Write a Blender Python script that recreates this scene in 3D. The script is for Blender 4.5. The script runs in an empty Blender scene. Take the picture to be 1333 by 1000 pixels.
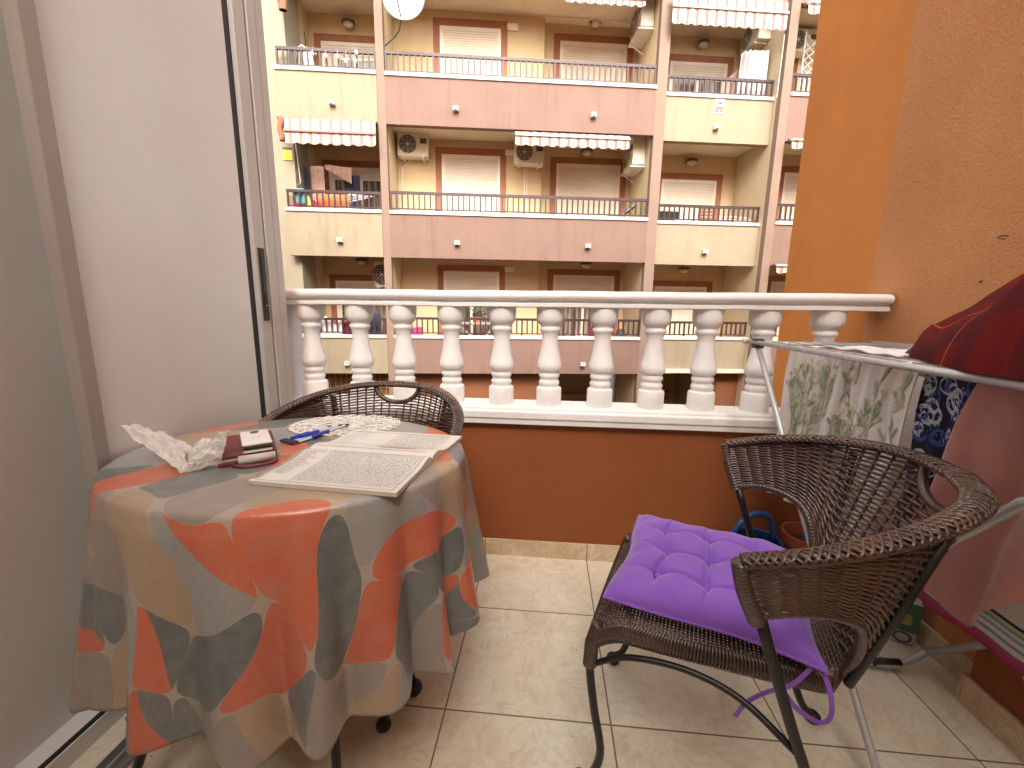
import bpy, math, random
import numpy as np
from math import sin, cos, pi, radians, sqrt, floor
from mathutils import Vector, Matrix
random.seed(7)
SC = bpy.context.scene
COL = SC.collection

# ------------------------------------------------------------------ mesh collector
class MB:
    def __init__(s): s.v = []; s.f = []; s.m = []; s.uv = {}; s.cur = 0
    def box(s, a, b, faces='all'):
        x0, y0, z0 = a; x1, y1, z1 = b
        if x0 > x1: x0, x1 = x1, x0
        if y0 > y1: y0, y1 = y1, y0
        if z0 > z1: z0, z1 = z1, z0
        n = len(s.v)
        s.v += [(x0,y0,z0),(x1,y0,z0),(x1,y1,z0),(x0,y1,z0),(x0,y0,z1),(x1,y0,z1),(x1,y1,z1),(x0,y1,z1)]
        for q in [(0,3,2,1),(4,5,6,7),(0,1,5,4),(1,2,6,5),(2,3,7,6),(3,0,4,7)]:
            s.f.append(tuple(n+i for i in q)); s.m.append(s.cur)
        return s
    def tube(s, pts, r, n=8, cap=True, flat=1.0, closed=False):
        P = [Vector(p) for p in pts]; N = len(P)
        rs = r if hasattr(r, '__len__') else [r]*N
        base = len(s.v); up = None
        for i in range(N):
            if closed: t = P[(i+1) % N]-P[i-1]
            else: t = P[min(i+1, N-1)]-P[max(i-1, 0)]
            if t.length < 1e-9: t = Vector((0, 0, 1))
            t.normalize()
            if up is None:
                up = Vector((0, 0, 1)) if abs(t.z) < .9 else Vector((1, 0, 0))
            a = (up - t*up.dot(t))
            if a.length < 1e-6: a = t.orthogonal()
            a.normalize(); b = t.cross(a); up = a
            for k in range(n):
                q = 2*pi*k/n
                p = P[i]+a*cos(q)*rs[i]*flat+b*sin(q)*rs[i]
                s.v.append(p[:])
        M = N if closed else N-1
        for i in range(M):
            j = (i+1) % N
            for k in range(n):
                k2 = (k+1) % n
                s.f.append((base+i*n+k, base+i*n+k2, base+j*n+k2, base+j*n+k)); s.m.append(s.cur)
        if cap and not closed:
            s.f.append(tuple(base+k for k in range(n))[::-1]); s.m.append(s.cur)
            s.f.append(tuple(base+(N-1)*n+k for k in range(n))); s.m.append(s.cur)
        return s
    def lathe(s, prof, c=(0,0,0), n=24, sq=None):
        base = len(s.v); N = len(prof)
        for r, z in prof:
            for k in range(n):
                q = 2*pi*k/n
                s.v.append((c[0]+r*cos(q), c[1]+r*sin(q), c[2]+z))
        for i in range(N-1):
            for k in range(n):
                k2 = (k+1) % n
                s.f.append((base+i*n+k, base+i*n+k2, base+(i+1)*n+k2, base+(i+1)*n+k)); s.m.append(s.cur)
        s.f.append(tuple(base+k for k in range(n))[::-1]); s.m.append(s.cur)
        s.f.append(tuple(base+(N-1)*n+k for k in range(n))); s.m.append(s.cur)
        return s
    def grid(s, fn, nu, nv, closed_u=False, uvf=None, flip=False):
        base = len(s.v); cu = nu if closed_u else nu+1
        for j in range(nv+1):
            for i in range(cu):
                s.v.append(tuple(fn(i/nu, j/nv)))
        for j in range(nv):
            for i in range(nu):
                i2 = (i+1) % cu
                q = (base+j*cu+i, base+j*cu+i2, base+(j+1)*cu+i2, base+(j+1)*cu+i)
                uv = [(i/nu, j/nv), ((i+1)/nu, j/nv), ((i+1)/nu, (j+1)/nv), (i/nu, (j+1)/nv)]
                if uvf: uv = [uvf(*u) for u in uv]
                if flip: q = q[::-1]; uv = uv[::-1]
                s.uv[len(s.f)] = uv
                s.f.append(q); s.m.append(s.cur)
        return s
    def poly(s, pts):
        n = len(s.v); s.v += [tuple(p) for p in pts]
        s.f.append(tuple(range(n, n+len(pts)))); s.m.append(s.cur); return s
    def prism(s, pts, ax, a, b):
        """outline pts (2D) extruded along axis ax from a to b"""
        def P(p, t):
            return {'x': (t, p[0], p[1]), 'y': (p[0], t, p[1]), 'z': (p[0], p[1], t)}[ax]
        n = len(s.v); N = len(pts)
        s.v += [P(p, a) for p in pts]+[P(p, b) for p in pts]
        for i in range(N):
            j = (i+1) % N
            s.f.append((n+i, n+j, n+N+j, n+N+i)); s.m.append(s.cur)
        s.f.append(tuple(n+i for i in range(N))[::-1]); s.m.append(s.cur)
        s.f.append(tuple(n+N+i for i in range(N))); s.m.append(s.cur)
        return s
    def build(s, name, mats, parent=None, smooth=False, bevel=0, solid=0, seg=2, subd=0, auto=None):
        me = bpy.data.meshes.new(name)
        me.from_pydata(s.v, [], s.f)
        if not isinstance(mats, (list, tuple)): mats = [mats]
        for m in mats: me.materials.append(m)
        if len(mats) > 1: me.polygons.foreach_set('material_index', s.m)
        if s.uv:
            l = me.uv_layers.new(name='UVMap')
            for fi, uv in s.uv.items():
                p = me.polygons[fi]
                for k, li in enumerate(p.loop_indices): l.data[li].uv = uv[k]
        if smooth: me.polygons.foreach_set('use_smooth', [True]*len(me.polygons))
        me.update()
        if not s.uv or True:
            import bmesh
            bm = bmesh.new(); bm.from_mesh(me); bmesh.ops.recalc_face_normals(bm, faces=bm.faces); bm.to_mesh(me); bm.free()
        if auto: 
            me.polygons.foreach_set('use_smooth', [True]*len(me.polygons)); me.set_sharp_from_angle(angle=radians(auto))
        o = bpy.data.objects.new(name, me); COL.objects.link(o)
        if parent: o.parent = parent
        if solid:
            d = o.modifiers.new('Solidify', 'SOLIDIFY'); d.thickness = solid; d.offset = 0
        if subd:
            d = o.modifiers.new('Subdivision', 'SUBSURF'); d.levels = subd; d.render_levels = subd
        if bevel:
            d = o.modifiers.new('Bevel', 'BEVEL'); d.width = bevel; d.segments = seg; d.limit_method = 'ANGLE'; d.angle_limit = radians(40)
        return o

def tag(o, label=None, cat=None, group=None, kind=None):
    if label: o['label'] = label
    if cat: o['category'] = cat
    if group: o['group'] = group
    if kind: o['kind'] = kind
    return o
def thing(name, label, cat, loc=(0,0,0), rz=0, group=None, parent=None):
    o = bpy.data.objects.new(name, None); COL.objects.link(o)
    o.location = loc; o.rotation_euler = (0, 0, rz); o.empty_display_size = .1
    tag(o, label, cat, group)
    return o
def kids(o): return [c for c in bpy.data.objects if c.parent == o]
def copy_tree(o, parent=None):
    c = o.copy(); COL.objects.link(c)
    if parent: c.parent = parent
    for ch in kids(o): copy_tree(ch, c)
    return c
def catmull(pts, n):
    P = [Vector(p) for p in pts]; out = []
    P = [P[0]*2-P[1]]+P+[P[-1]*2-P[-2]]
    N = len(pts)-1
    for i in range(n+1):
        t = i/n*N; k = min(int(t), N-1); u = t-k
        a, b, c, d = P[k:k+4]
        out.append(.5*((2*b)+(c-a)*u+(2*a-5*b+4*c-d)*u*u+(3*b-a-3*c+d)*u**3))
    return out

# ------------------------------------------------------------------ materials
class NT:
    def __init__(s, name):
        s.mat = bpy.data.materials.new(name); s.mat.use_nodes = True
        s.t = s.mat.node_tree; s.n = s.t.nodes; s.l = s.t.links
        s.b = s.n['Principled BSDF']
    def new(s, ty, **k):
        n = s.n.new(ty)
        for a, b in k.items(): setattr(n, a, b)
        return n
    def link(s, a, b): s.l.new(a, b)
    def val(s, sock, v):
        if hasattr(v, 'links') or hasattr(v, 'is_linked'): s.l.new(v, sock)
        else: sock.default_value = v
    def math(s, op, a, b=0.0, c=0.0):
        n = s.new('ShaderNodeMath', operation=op)
        s.val(n.inputs[0], a); s.val(n.inputs[1], b)
        if len(n.inputs) > 2: s.val(n.inputs[2], c)
        return n.outputs[0]
    def coord(s, kind='Object'):
        return s.new('ShaderNodeTexCoord').outputs[kind]
    def mapping(s, v, scale=(1,1,1), loc=(0,0,0), rot=(0,0,0)):
        n = s.new('ShaderNodeMapping'); s.l.new(v, n.inputs[0])
        n.inputs['Scale'].default_value = scale; n.inputs['Location'].default_value = loc; n.inputs['Rotation'].default_value = rot
        return n.outputs[0]
    def noise(s, v, scale=5, detail=4, rough=.5, dist=0):
        n = s.new('ShaderNodeTexNoise'); s.l.new(v, n.inputs['Vector'])
        n.inputs['Scale'].default_value = scale; n.inputs['Detail'].default_value = detail
        n.inputs['Roughness'].default_value = rough; n.inputs['Distortion'].default_value = dist
        return n.outputs[0]
    def ramp(s, f, stops, interp='LINEAR'):
        n = s.new('ShaderNodeValToRGB'); s.l.new(f, n.inputs[0]); r = n.color_ramp; r.interpolation = interp
        while len(r.elements) < len(stops): r.elements.new(.5)
        for e, (p, c) in zip(r.elements, stops):
            e.position = p; e.color = (*c, 1) if len(c) == 3 else c
        return n.outputs[0]
    def mix(s, f, a, b, mode='MIX'):
        n = s.new('ShaderNodeMix', data_type='RGBA', blend_type=mode)
        s.val(n.inputs[0], f)
        for k, x in ((6, a), (7, b)):
            if isinstance(x, tuple): n.inputs[k].default_value = (*x, 1) if len(x) == 3 else x
            else: s.l.new(x, n.inputs[k])
        return n.outputs[2]
    def sep(s, v):
        n = s.new('ShaderNodeSeparateXYZ'); s.l.new(v, n.inputs[0]); return n.outputs
    def comb(s, x, y, z=0.0):
        n = s.new('ShaderNodeCombineXYZ')
        s.val(n.inputs[0], x); s.val(n.inputs[1], y); s.val(n.inputs[2], z); return n.outputs[0]
    def color(s, c): s.val(s.b.inputs['Base Color'], (*c, 1) if isinstance(c, tuple) else c)
    def rough(s, r): s.val(s.b.inputs['Roughness'], r)
    def bump(s, h, strength=.3, dist=.01):
        n = s.new('ShaderNodeBump'); n.inputs['Strength'].default_value = strength; n.inputs['Distance'].default_value = dist
        s.l.new(h, n.inputs['Height']); s.l.new(n.outputs[0], s.b.inputs['Normal'])
def mul(c, k): return tuple(min(1, x*k) for x in c)

def plain(name, c, rough=.6, var=.12, vscale=6, bscale=60, bstr=.08, metal=0, bd=.004):
    t = NT(name); co = t.coord()
    n = t.noise(co, vscale, 5, .6)
    t.color(t.ramp(n, [(.3, mul(c, 1-var)), (.7, mul(c, 1+var))]))
    t.rough(rough); t.b.inputs['Metallic'].default_value = metal
    if bstr: t.bump(t.noise(co, bscale, 3), bstr, bd)
    return t.mat

def stucco(name, c, scale=90, bstr=.5, dirt=(.5,.42,.36), dirtamt=.35, var=.08, streak=False):
    t = NT(name); co = t.coord()
    big = t.noise(co, 1.3, 6, .6)
    base = t.ramp(big, [(.3, mul(c, 1-var)), (.7, mul(c, 1+var))])
    if streak:
        st = t.noise(t.mapping(co, (3.0, 3.0, .35)), 1.6, 6, .65)
        f = t.ramp(st, [(.52, (0,0,0)), (.75, (1,1,1))])
        fm = t.math('MULTIPLY', f, dirtamt)
        base = t.mix(fm, base, mul(c, .55))
    fine = t.noise(co, scale, 3, .6)
    t.color(t.mix(.12, base, t.ramp(fine, [(.3, mul(c, .6)), (.7, mul(c, 1.25))])))
    t.rough(.9); t.b.inputs['Specular IOR Level'].default_value = .2
    t.bump(fine, bstr, .01)
    return t.mat

M = {}
M['cream'] = stucco('cream_render', (.315, .265, .19), 40, .25, dirtamt=.55, streak=True)
M['cream_side'] = stucco('cream_render_pilaster', (.32, .285, .215), 40, .2, dirtamt=.15, streak=True)
M['cream_lit_return'] = stucco('cream_render_lit_return', (.60, .50, .34), 40, .2, dirtamt=.15, streak=True)  # paler copy of the cream: light painted into the shaded sideways faces
M['pink'] = stucco('pink_render', (.225, .146, .122), 40, .25, dirtamt=.55, streak=True)
M['pinkpil'] = stucco('pink_render_pillar', (.25, .178, .143), 40, .2, dirtamt=.15)
M['inner'] = stucco('warm_yellow_render', (.62, .475, .295), 40, .2, dirtamt=.35, streak=True)  # own yellow, lightened so the recesses look lit
M['soffit'] = stucco('soffit_paint', (.72, .62, .48), 30, .15, dirtamt=.3)  # raised tone puts the light on the soffits into their colour
M['ground_brown'] = stucco('brown_render', (.24, .10, .05), 40, .2)
M['porch'] = stucco('porch_render', (.36, .24, .12), 40, .2)
M['surround'] = plain('door_surround_brown', (.30, .115, .06), .7, .15, 4, 60, .1)
M['whiteledge'] = plain('ledge_white', (.60, .575, .53), .6, .08, 5, 60, .1)
M['rail_brown'] = plain('railing_brown', (.042,.018,.022), .45, .2, 5, 60, .05)
M['pvc'] = plain('white_frame_paint', (.78, .70, .60), .4, .05, 4, 60, .03)
M['acwhite'] = plain('ac_casing', (.74, .68, .58), .45, .08, 6, 60, .04)
M['acdark'] = plain('ac_grille_dark', (.06, .055, .05), .5, .2, 20, 60, .04)
M['blacky'] = plain('black_plastic', (.02, .018, .018), .4, .2, 20, 90, .05)
M['darkhole'] = plain('dark_interior', (.03, .022, .018), .8, .3, 3, 60, .05)
M['greymetal'] = plain('grey_coated_tube', (.52,.53,.53), .35, .1, 8, 120, .03, .3)
M['wire'] = plain('steel_wire', (.72, .74, .76), .3, .05, 8, 120, .02, .5)
M['iron'] = plain('black_iron', (.010,.009,.009), .38, .25, 20, 120, .08)
M['white_linen'] = plain('white_linen', (.70, .70, .73), .9, .05, 4, 200, .2)
M['maroon'] = plain('maroon_cloth', (.18, .02, .05), .9, .15, 9, 200, .2)
M['tanpink'] = plain('dusty_pink_cloth', (.55, .36, .30), .9, .12, 9, 200, .2)
M['navyplain'] = plain('dark_navy_cloth', (.03, .035, .07), .9, .15, 9, 200, .2)
M['orangecloth'] = plain('orange_cloth', (.75, .20, .08), .9, .25, 14, 200, .2)
M['redcloth'] = plain('crimson_cloth', (.55, .04, .10), .9, .25, 14, 200, .2)
M['teal'] = plain('teal_cloth', (.10, .33, .38), .9, .15, 9, 200, .2)
M['yellowgreen'] = plain('yellow_green_cloth', (.60, .62, .20), .9, .15, 9, 200, .2)
M['pinkplastic'] = plain('hot_pink_plastic', (.65, .07, .25), .5, .1, 9, 60, .05)
M['yellow'] = plain('yellow_sign_paint', (.85, .66, .05), .5, .05, 9, 60, .03)
M['signred'] = plain('sign_red', (.45, .10, .10), .5, .05, 9, 60, .03)
M['bulb'] = plain('white_ball', (.9, .88, .84), .4, .03, 9, 60, .03)
M['lampglass'] = plain('lamp_glass', (.62, .56, .48), .3, .1, 9, 60, .03)
M['darkgrey'] = plain('charcoal_paint', (.10, .09, .085), .6, .2, 9, 60, .05)
M['wood'] = plain('brown_wood', (.20, .085, .04), .6, .25, 9, 60, .05)

def shutter_mat():
    t = NT('roller_shutter_slats'); co = t.coord(); x, y, z = t.sep(co)
    fz = t.math('FRACT', t.math('MULTIPLY', z, 19.0))
    line = t.ramp(fz, [(0, (0,0,0)), (.16, (1,1,1)), (.86, (1,1,1)), (1, (.1,.1,.1))])
    n = t.noise(t.mapping(co, (1,1,3)), 3, 4)
    base = t.ramp(n, [(.3, (.68,.59,.48)), (.7, (.76,.67,.56))])
    t.color(t.mix(line, (.42,.33,.26), base)); t.rough(.5)
    t.bump(line, .5, .01)
    return t.mat
M['shutter'] = shutter_mat()
def curtain_mat():
    t = NT('glass_with_curtain'); co = t.coord(); x, y, z = t.sep(co)
    n = t.noise(t.mapping(co, (1,1,.05)), 16, 3, .6)
    t.color(t.ramp(n, [(.38, (.045,.035,.03)), (.5, (.16,.12,.10)), (.66, (.36,.31,.27))])); t.rough(.12)
    return t.mat
M['curtain'] = curtain_mat()
def stripes_mat(name, per, red, cream, pale=.5, kind='U'):
    t = NT(name); u = t.sep(t.coord('UV'))[0]
    f = t.math('FRACT', t.math('MULTIPLY', u, per))
    c = t.ramp(f, [(0, cream), (.30, red), (.36, mul(cream, .9)), (.42, red), (.70, cream), (.80, mul(red,1.3)), (.84, cream)], 'CONSTANT')
    t.color(t.mix(.12, c, t.ramp(t.noise(t.coord(), 8, 4), [(.3, mul(cream,.6)), (.7, cream)]))); t.rough(.85)
    return t.mat
M['awning'] = stripes_mat('striped_canvas_red', 12, (.33,.11,.10), (.56,.50,.43))
M['awning_pink'] = stripes_mat('striped_canvas_pink', 9, (.32,.17,.16), (.52,.43,.37))

def paint_white(name='balustrade_white_paint', c=(.80,.79,.79)):
    t = NT(name); co = t.coord()
    n = t.noise(co, 6, 6, .65)
    b = t.ramp(n, [(.3, mul(c,.92)), (.7, mul(c,1.05))])
    sp = t.noise(co, 55, 2, .5)
    b = t.mix(t.ramp(sp, [(.75, (0,0,0)), (.80, (.5,.5,.5))]), b, (.45,.33,.24))
    t.color(b); t.rough(.42)
    t.bump(t.noise(co, 28, 5, .6), .22, .006)
    return t.mat
M['balu'] = paint_white()

def floor_mat():
    t = NT('marbled_beige_tile'); co = t.coord(); x, y, z = t.sep(co)
    W, Hh = .4625, .4135
    ux = t.math('DIVIDE', t.math('SUBTRACT', x, .201), W); uy = t.math('DIVIDE', t.math('SUBTRACT', y, .974), Hh)
    ix = t.math('FLOOR', ux); iy = t.math('FLOOR', uy)
    fx = t.math('ABSOLUTE', t.math('SUBTRACT', t.math('FRACT', ux), .5)); fy = t.math('ABSOLUTE', t.math('SUBTRACT', t.math('FRACT', uy), .5))
    gx = t.math('GREATER_THAN', fx, .5-.0022/W); gy = t.math('GREATER_THAN', fy, .5-.0022/Hh)
    g = t.math('MAXIMUM', gx, gy)
    wn = t.new('ShaderNodeTexWhiteNoise', noise_dimensions='2D'); t.link(t.comb(ix, iy), wn.inputs['Vector'])
    # each tile shifts the pattern
    va = t.new('ShaderNodeVectorMath', operation='MULTIPLY_ADD'); t.link(wn.outputs['Color'], va.inputs[0]); va.inputs[1].default_value = (7,7,7); t.link(co, va.inputs[2])
    P = va.outputs[0]
    a = t.noise(P, 5, 8, .62, .8)
    base = t.ramp(a, [(.30, (.68,.59,.43)), (.5, (.79,.72,.56)), (.70, (.85,.80,.67))])
    v = t.noise(P, 7, 9, .6, 2.2)
    vein = t.math('ABSOLUTE', t.math('SUBTRACT', v, .5))
    vf = t.ramp(vein, [(0, (1,1,1)), (.022, (.25,.25,.25)), (.05, (0,0,0))])
    base = t.mix(t.math('MULTIPLY', vf, .30), base, (.48,.31,.16))
    v2 = t.noise(P, 22, 6, .7, .5)
    base = t.mix(t.math('MULTIPLY', t.ramp(v2, [(.52,(0,0,0)),(.66,(1,1,1))]), .25), base, (.58,.43,.26))
    tone = t.math('MULTIPLY_ADD', wn.outputs['Value'], .10, .93)
    base = t.mix(1.0, base, t.comb(tone, tone, tone), 'MULTIPLY')
    grime = t.noise(co, 2.2, 5, .6)
    base = t.mix(t.math('MULTIPLY', t.ramp(grime, [(.45,(0,0,0)),(.75,(1,1,1))]), .12), base, (.40,.31,.20))
    spk = t.noise(co, 70, 1, .3)
    base = t.mix(t.ramp(spk, [(.80,(0,0,0)),(.82,(.6,.6,.6))]), base, (.12,.08,.05))
    base = t.mix(g, base, (.20,.14,.09))
    t.color(base)
    rr = t.ramp(t.noise(co, 9, 5), [(.3,(.30,.30,.30)),(.7,(.46,.46,.46))])
    t.rough(t.mix(g, rr, (.9,.9,.9)))
    t.bump(t.math('MULTIPLY_ADD', t.math('SUBTRACT', 1.0, g), 1.0, t.math('MULTIPLY', a, .25)), .25, .004)
    return t.mat
M['floor'] = floor_mat()
def skirting_mat():
    t = NT('skirting_tile'); co = t.coord()
    a = t.noise(co, 7, 7, .6, .8)
    b = t.ramp(a, [(.3,(.52,.38,.24)),(.7,(.72,.60,.44))])
    v = t.math('ABSOLUTE', t.math('SUBTRACT', t.noise(co, 8, 8, .6, 2), .5))
    b = t.mix(t.math('MULTIPLY', t.ramp(v, [(0,(1,1,1)),(.04,(0,0,0))]), .5), b, (.42,.25,.12))
    t.color(b); t.rough(.4); return t.mat
M['skirt'] = skirting_mat()

def orange_rough():
    t = NT('orange_stucco_rough'); co = t.coord()
    big = t.noise(co, 2.2, 6, .6)
    base = t.ramp(big, [(.3,(.52,.235,.095)),(.7,(.60,.295,.135))])
    z = t.sep(co)[2]
    lumps = t.noise(co, 105, 4, .62, .4); lumps2 = t.noise(co, 190, 2, .5)
    h = t.math('ADD', lumps, t.math('MULTIPLY', lumps2, .35))
    base = t.mix(t.ramp(lumps, [(.35,(.4,.4,.4)),(.55,(0,0,0))]), base, (.40,.17,.07))
    t.color(base); t.rough(.8); t.b.inputs['Specular IOR Level'].default_value = .3
    t.bump(h, .7, .007)
    return t.mat
M['orange_rough'] = orange_rough()
def orange_smooth(name, c, bs=.15):
    t = NT(name); co = t.coord()
    big = t.noise(co, 3, 7, .65)
    base = t.ramp(big, [(.3, mul(c,.90)),(.7, mul(c,1.08))])
    sp = t.noise(co, 35, 3, .6)
    base = t.mix(t.ramp(sp, [(.68,(0,0,0)),(.80,(.35,.35,.35))]), base, mul(c, .55))
    t.color(base); t.rough(.75); t.b.inputs['Specular IOR Level'].default_value = .3
    t.bump(t.noise(co, 60, 4, .6), bs, .006); return t.mat
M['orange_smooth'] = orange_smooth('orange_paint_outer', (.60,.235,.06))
M['orange_inner'] = orange_smooth('shaded_orange_paint', (.27,.083,.026), .35)  # darker orange: shade of the inner faces put into the paint colour

def door_mat(name, c, r=.2):
    t = NT(name); co = t.coord()
    n = t.noise(t.mapping(co, (1,1.4,.8)), 1.6, 5, .55)
    b = t.ramp(n, [(.3, mul(c,.94)),(.7, mul(c,1.05))])
    sm = t.noise(t.mapping(co, (1,9,1.5)), 3.0, 5, .7)
    b = t.mix(t.math('MULTIPLY', t.ramp(sm, [(.50,(0,0,0)),(.85,(1,1,1))]), .12), b, mul(c,1.2))
    t.color(b)
    t.rough(t.ramp(t.noise(co, 1.2, 3, .5), [(.3,(r*.85,)*3),(.7,(r*1.3,)*3)]))
    t.bump(t.noise(co, 2.5, 3), .05, .02)
    return t.mat
M['doorpanel'] = door_mat('glossy_taupe_panel', (.68,.69,.685), .2)
M['doorback'] = door_mat('glossy_taupe_panel_rear', (.70,.70,.68), .38)
M['alu'] = plain('painted_aluminium', (.47,.45,.43), .35, .04, 4, 90, .03)
M['stile'] = plain('taupe_stile', (.33,.30,.275), .35, .05, 4, 90, .03)
M['alutrack'] = plain('bare_aluminium_track', (.60,.60,.60), .3, .1, 12, 90, .05, .8)
M['rubber'] = plain('black_rubber_seal', (.012,.010,.010), .5, .2, 12, 90, .03)

def cloth_pattern():
    t = NT('geometric_tablecloth_print'); uv = t.coord('UV'); x, y, z = t.sep(uv)
    S = 1/.138
    X = t.math('MULTIPLY', x, S); Y = t.math('MULTIPLY', y, S)
    wx = t.math('ADD', t.math('MULTIPLY', t.math('SINE', t.math('MULTIPLY_ADD', Y, 2.1, .4)), .30), t.math('MULTIPLY', t.math('SINE', t.math('MULTIPLY_ADD', X, 1.3, 1.9)), .16))
    wy = t.math('ADD', t.math('MULTIPLY', t.math('SINE', t.math('MULTIPLY_ADD', X, 2.3, 1.1)), .30), t.math('MULTIPLY', t.math('SINE', t.math('MULTIPLY_ADD', Y, 1.2, .3)), .18))
    X2 = t.math('ADD', X, wx); Y2 = t.math('MULTIPLY', t.math('ADD', Y, wy), .8)
    fx = t.math('SUBTRACT', t.math('FRACT', X2), .5); fy = t.math('SUBTRACT', t.math('FRACT', Y2), .5)
    ix = t.math('FLOOR', X2); iy = t.math('FLOOR', Y2)
    ax = t.math('POWER', t.math('ABSOLUTE', fx), 5.0); ay = t.math('POWER', t.math('ABSOLUTE', fy), 5.0)
    d = t.math('ADD', ax, ay)
    gap = t.math('GREATER_THAN', d, .5**5.0*1.0)
    edge = t.math('COMPARE', d, .5**5.0*1.0, .001)
    # pattern of five colours walking diagonally through the grid, broken by noise
    wn = t.new('ShaderNodeTexWhiteNoise', noise_dimensions='2D'); t.link(t.comb(ix, iy), wn.inputs['Vector'])
    k = t.math('FRACT', t.math('MULTIPLY', t.math('ADD', t.math('ADD', ix, t.math('MULTIPLY', iy, 3.0)), t.math('MULTIPLY', ix, 1.0)), 1/7))
    cols = [(0,(.54,.13,.06)),(.14,(.27,.235,.205)),(.285,(.115,.135,.135)),(.43,(.36,.265,.17)),(.57,(.50,.115,.055)),(.71,(.28,.29,.28)),(.855,(.135,.15,.15))]
    c = t.ramp(t.math('ADD', k, .01), cols, 'CONSTANT')
    # diagonal split of some cells
    di = t.math('GREATER_THAN', t.math('ADD', fx, t.math('MULTIPLY', fy, .8)), .12)
    sel = t.math('MULTIPLY', di, t.math('GREATER_THAN', wn.outputs['Value'], .62))
    k2 = t.math('FRACT', t.math('ADD', k, .41))
    c = t.mix(sel, c, t.ramp(k2, cols, 'CONSTANT'))
    # linen streaks
    st = t.noise(t.mapping(uv, (30, 340, 1)), 1, 3, .6); st2 = t.noise(t.mapping(uv, (340, 30, 1)), 1, 3, .6)
    hv = t.math('GREATER_THAN', wn.outputs['Value'], .5)
    sm = t.mix(hv, st, st2)
    c = t.mix(1.0, c, t.ramp(sm, [(.25,(.88,.88,.88)),(.75,(1.10,1.10,1.10))]), 'MULTIPLY')
    c = t.mix(t.math('MULTIPLY', t.ramp(t.noise(uv, 22, 5, .7), [(.4,(0,0,0)),(.7,(1,1,1))]), .25), c, mul((.5,.45,.4),.8))
    c = t.mix(gap, c, (.38,.33,.27))
    c = t.mix(t.math('MULTIPLY', edge, .15), c, (.60,.55,.46))
    t.color(c); t.rough(.33)
    t.b.inputs['Specular IOR Level'].default_value = .55
    t.b.inputs['Coat Weight'].default_value = .35; t.b.inputs['Coat Roughness'].default_value = .28
    t.bump(t.noise(uv, 14, 5, .6), .25, .006)
    return t.mat
M['tablecloth'] = cloth_pattern()

def wicker_mat(name, c):
    t = NT(name); co = t.coord()
    n = t.noise(co, 14, 4, .6)
    b = t.ramp(n, [(.3, mul(c,.6)),(.5, c),(.72, mul(c,1.9))])
    f = t.noise(co, 220, 2, .5)
    t.color(t.mix(.25, b, t.ramp(f, [(.3, mul(c,.4)),(.7, mul(c,2.2))])))
    t.rough(.24); t.bump(f, .12, .002)
    t.b.inputs['Coat Weight'].default_value = .5; t.b.inputs['Coat Roughness'].default_value = .3
    return t.mat
M['wicker'] = wicker_mat('brown_wicker', (.070,.037,.024))
M['wickerdark'] = wicker_mat('dark_wicker_wrap', (.055,.032,.023))

def purple():
    t = NT('purple_cotton'); co = t.coord()
    n = t.noise(co, 5, 4, .5)
    t.color(t.ramp(n, [(.3,(.195,.07,.43)),(.7,(.25,.10,.52))])); t.rough(.8)
    t.b.inputs['Sheen Weight'].default_value = .35
    w = t.noise(co, 500, 2); t.bump(t.math('ADD', t.math('MULTIPLY', w, .3), t.noise(co, 30, 4, .6)), .22, .004)
    return t.mat
M['purple'] = purple()

def towel(name, c, bs=140, st=.6):
    t = NT(name); co = t.coord()
    t.color(t.ramp(t.noise(co, 6, 5, .6), [(.3, mul(c,.9)),(.7, mul(c,1.08))])); t.rough(.95)
    t.b.inputs['Sheen Weight'].default_value = .3
    t.bump(t.noise(co, bs, 3, .6), st, .004); return t.mat
M['pinktowel'] = towel('rose_pink_fleece', (.47,.22,.20), 90, .35)
def striped_towel():
    t = NT('white_towel_striped_hem'); uv = t.coord('UV'); v = t.sep(uv)[1]; co = t.coord()
    c = t.ramp(v, [(0,(.62,.56,.52)),(.845,(.03,.02,.02)),(.856,(.55,.52,.38)),(.868,(.20,.36,.22)),(.88,(.62,.66,.62)),(.892,(.30,.36,.52)),(.905,(.70,.70,.72)),(.918,(.22,.34,.30)),(.93,(.66,.66,.70)),(.950,(.34,.10,.18)),(.966,(.42,.05,.15)),(.985,(.34,.03,.10))], 'CONSTANT')
    t.color(c); t.rough(.95); t.bump(t.noise(co, 110, 3, .7), .9, .006); return t.mat
M['striptowel'] = striped_towel()
def floral_base():
    t = NT('floral_cotton_ground'); co = t.coord()
    a = t.noise(co, 9, 5, .6, .5)
    c = t.ramp(a, [(.3,(.66,.65,.66)),(.5,(.74,.73,.72)),(.68,(.78,.74,.66))])
    g = t.noise(co, 16, 3, .5, .3)
    c = t.mix(t.ramp(g, [(.60,(0,0,0)),(.72,(.4,.4,.4))]), c, (.55,.40,.42))
    t.color(c); t.rough(.85); t.bump(t.noise(co, 300, 2), .2, .002); return t.mat
M['floral'] = floral_base()
M['leafg'] = plain('printed_leaf_green', (.26,.36,.17), .85, .3, 30, 200, .1)
M['leafp'] = plain('printed_grey_green', (.42,.46,.38), .85, .3, 30, 200, .1)
M['petal'] = plain('printed_yellow_petal', (.70,.60,.25), .85, .2, 30, 200, .1)
M['petalp'] = plain('printed_mauve_petal', (.56,.42,.42), .85, .2, 30, 200, .1)
M['navy'] = plain('navy_printed_cloth', (.010,.014,.045), .85, .2, 20, 300, .1)
M['navyprint'] = plain('pale_blue_print', (.42,.47,.60), .85, .2, 30, 300, .1)
M['navyblue'] = plain('mid_blue_print', (.05,.09,.32), .85, .2, 30, 300, .1)
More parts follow.
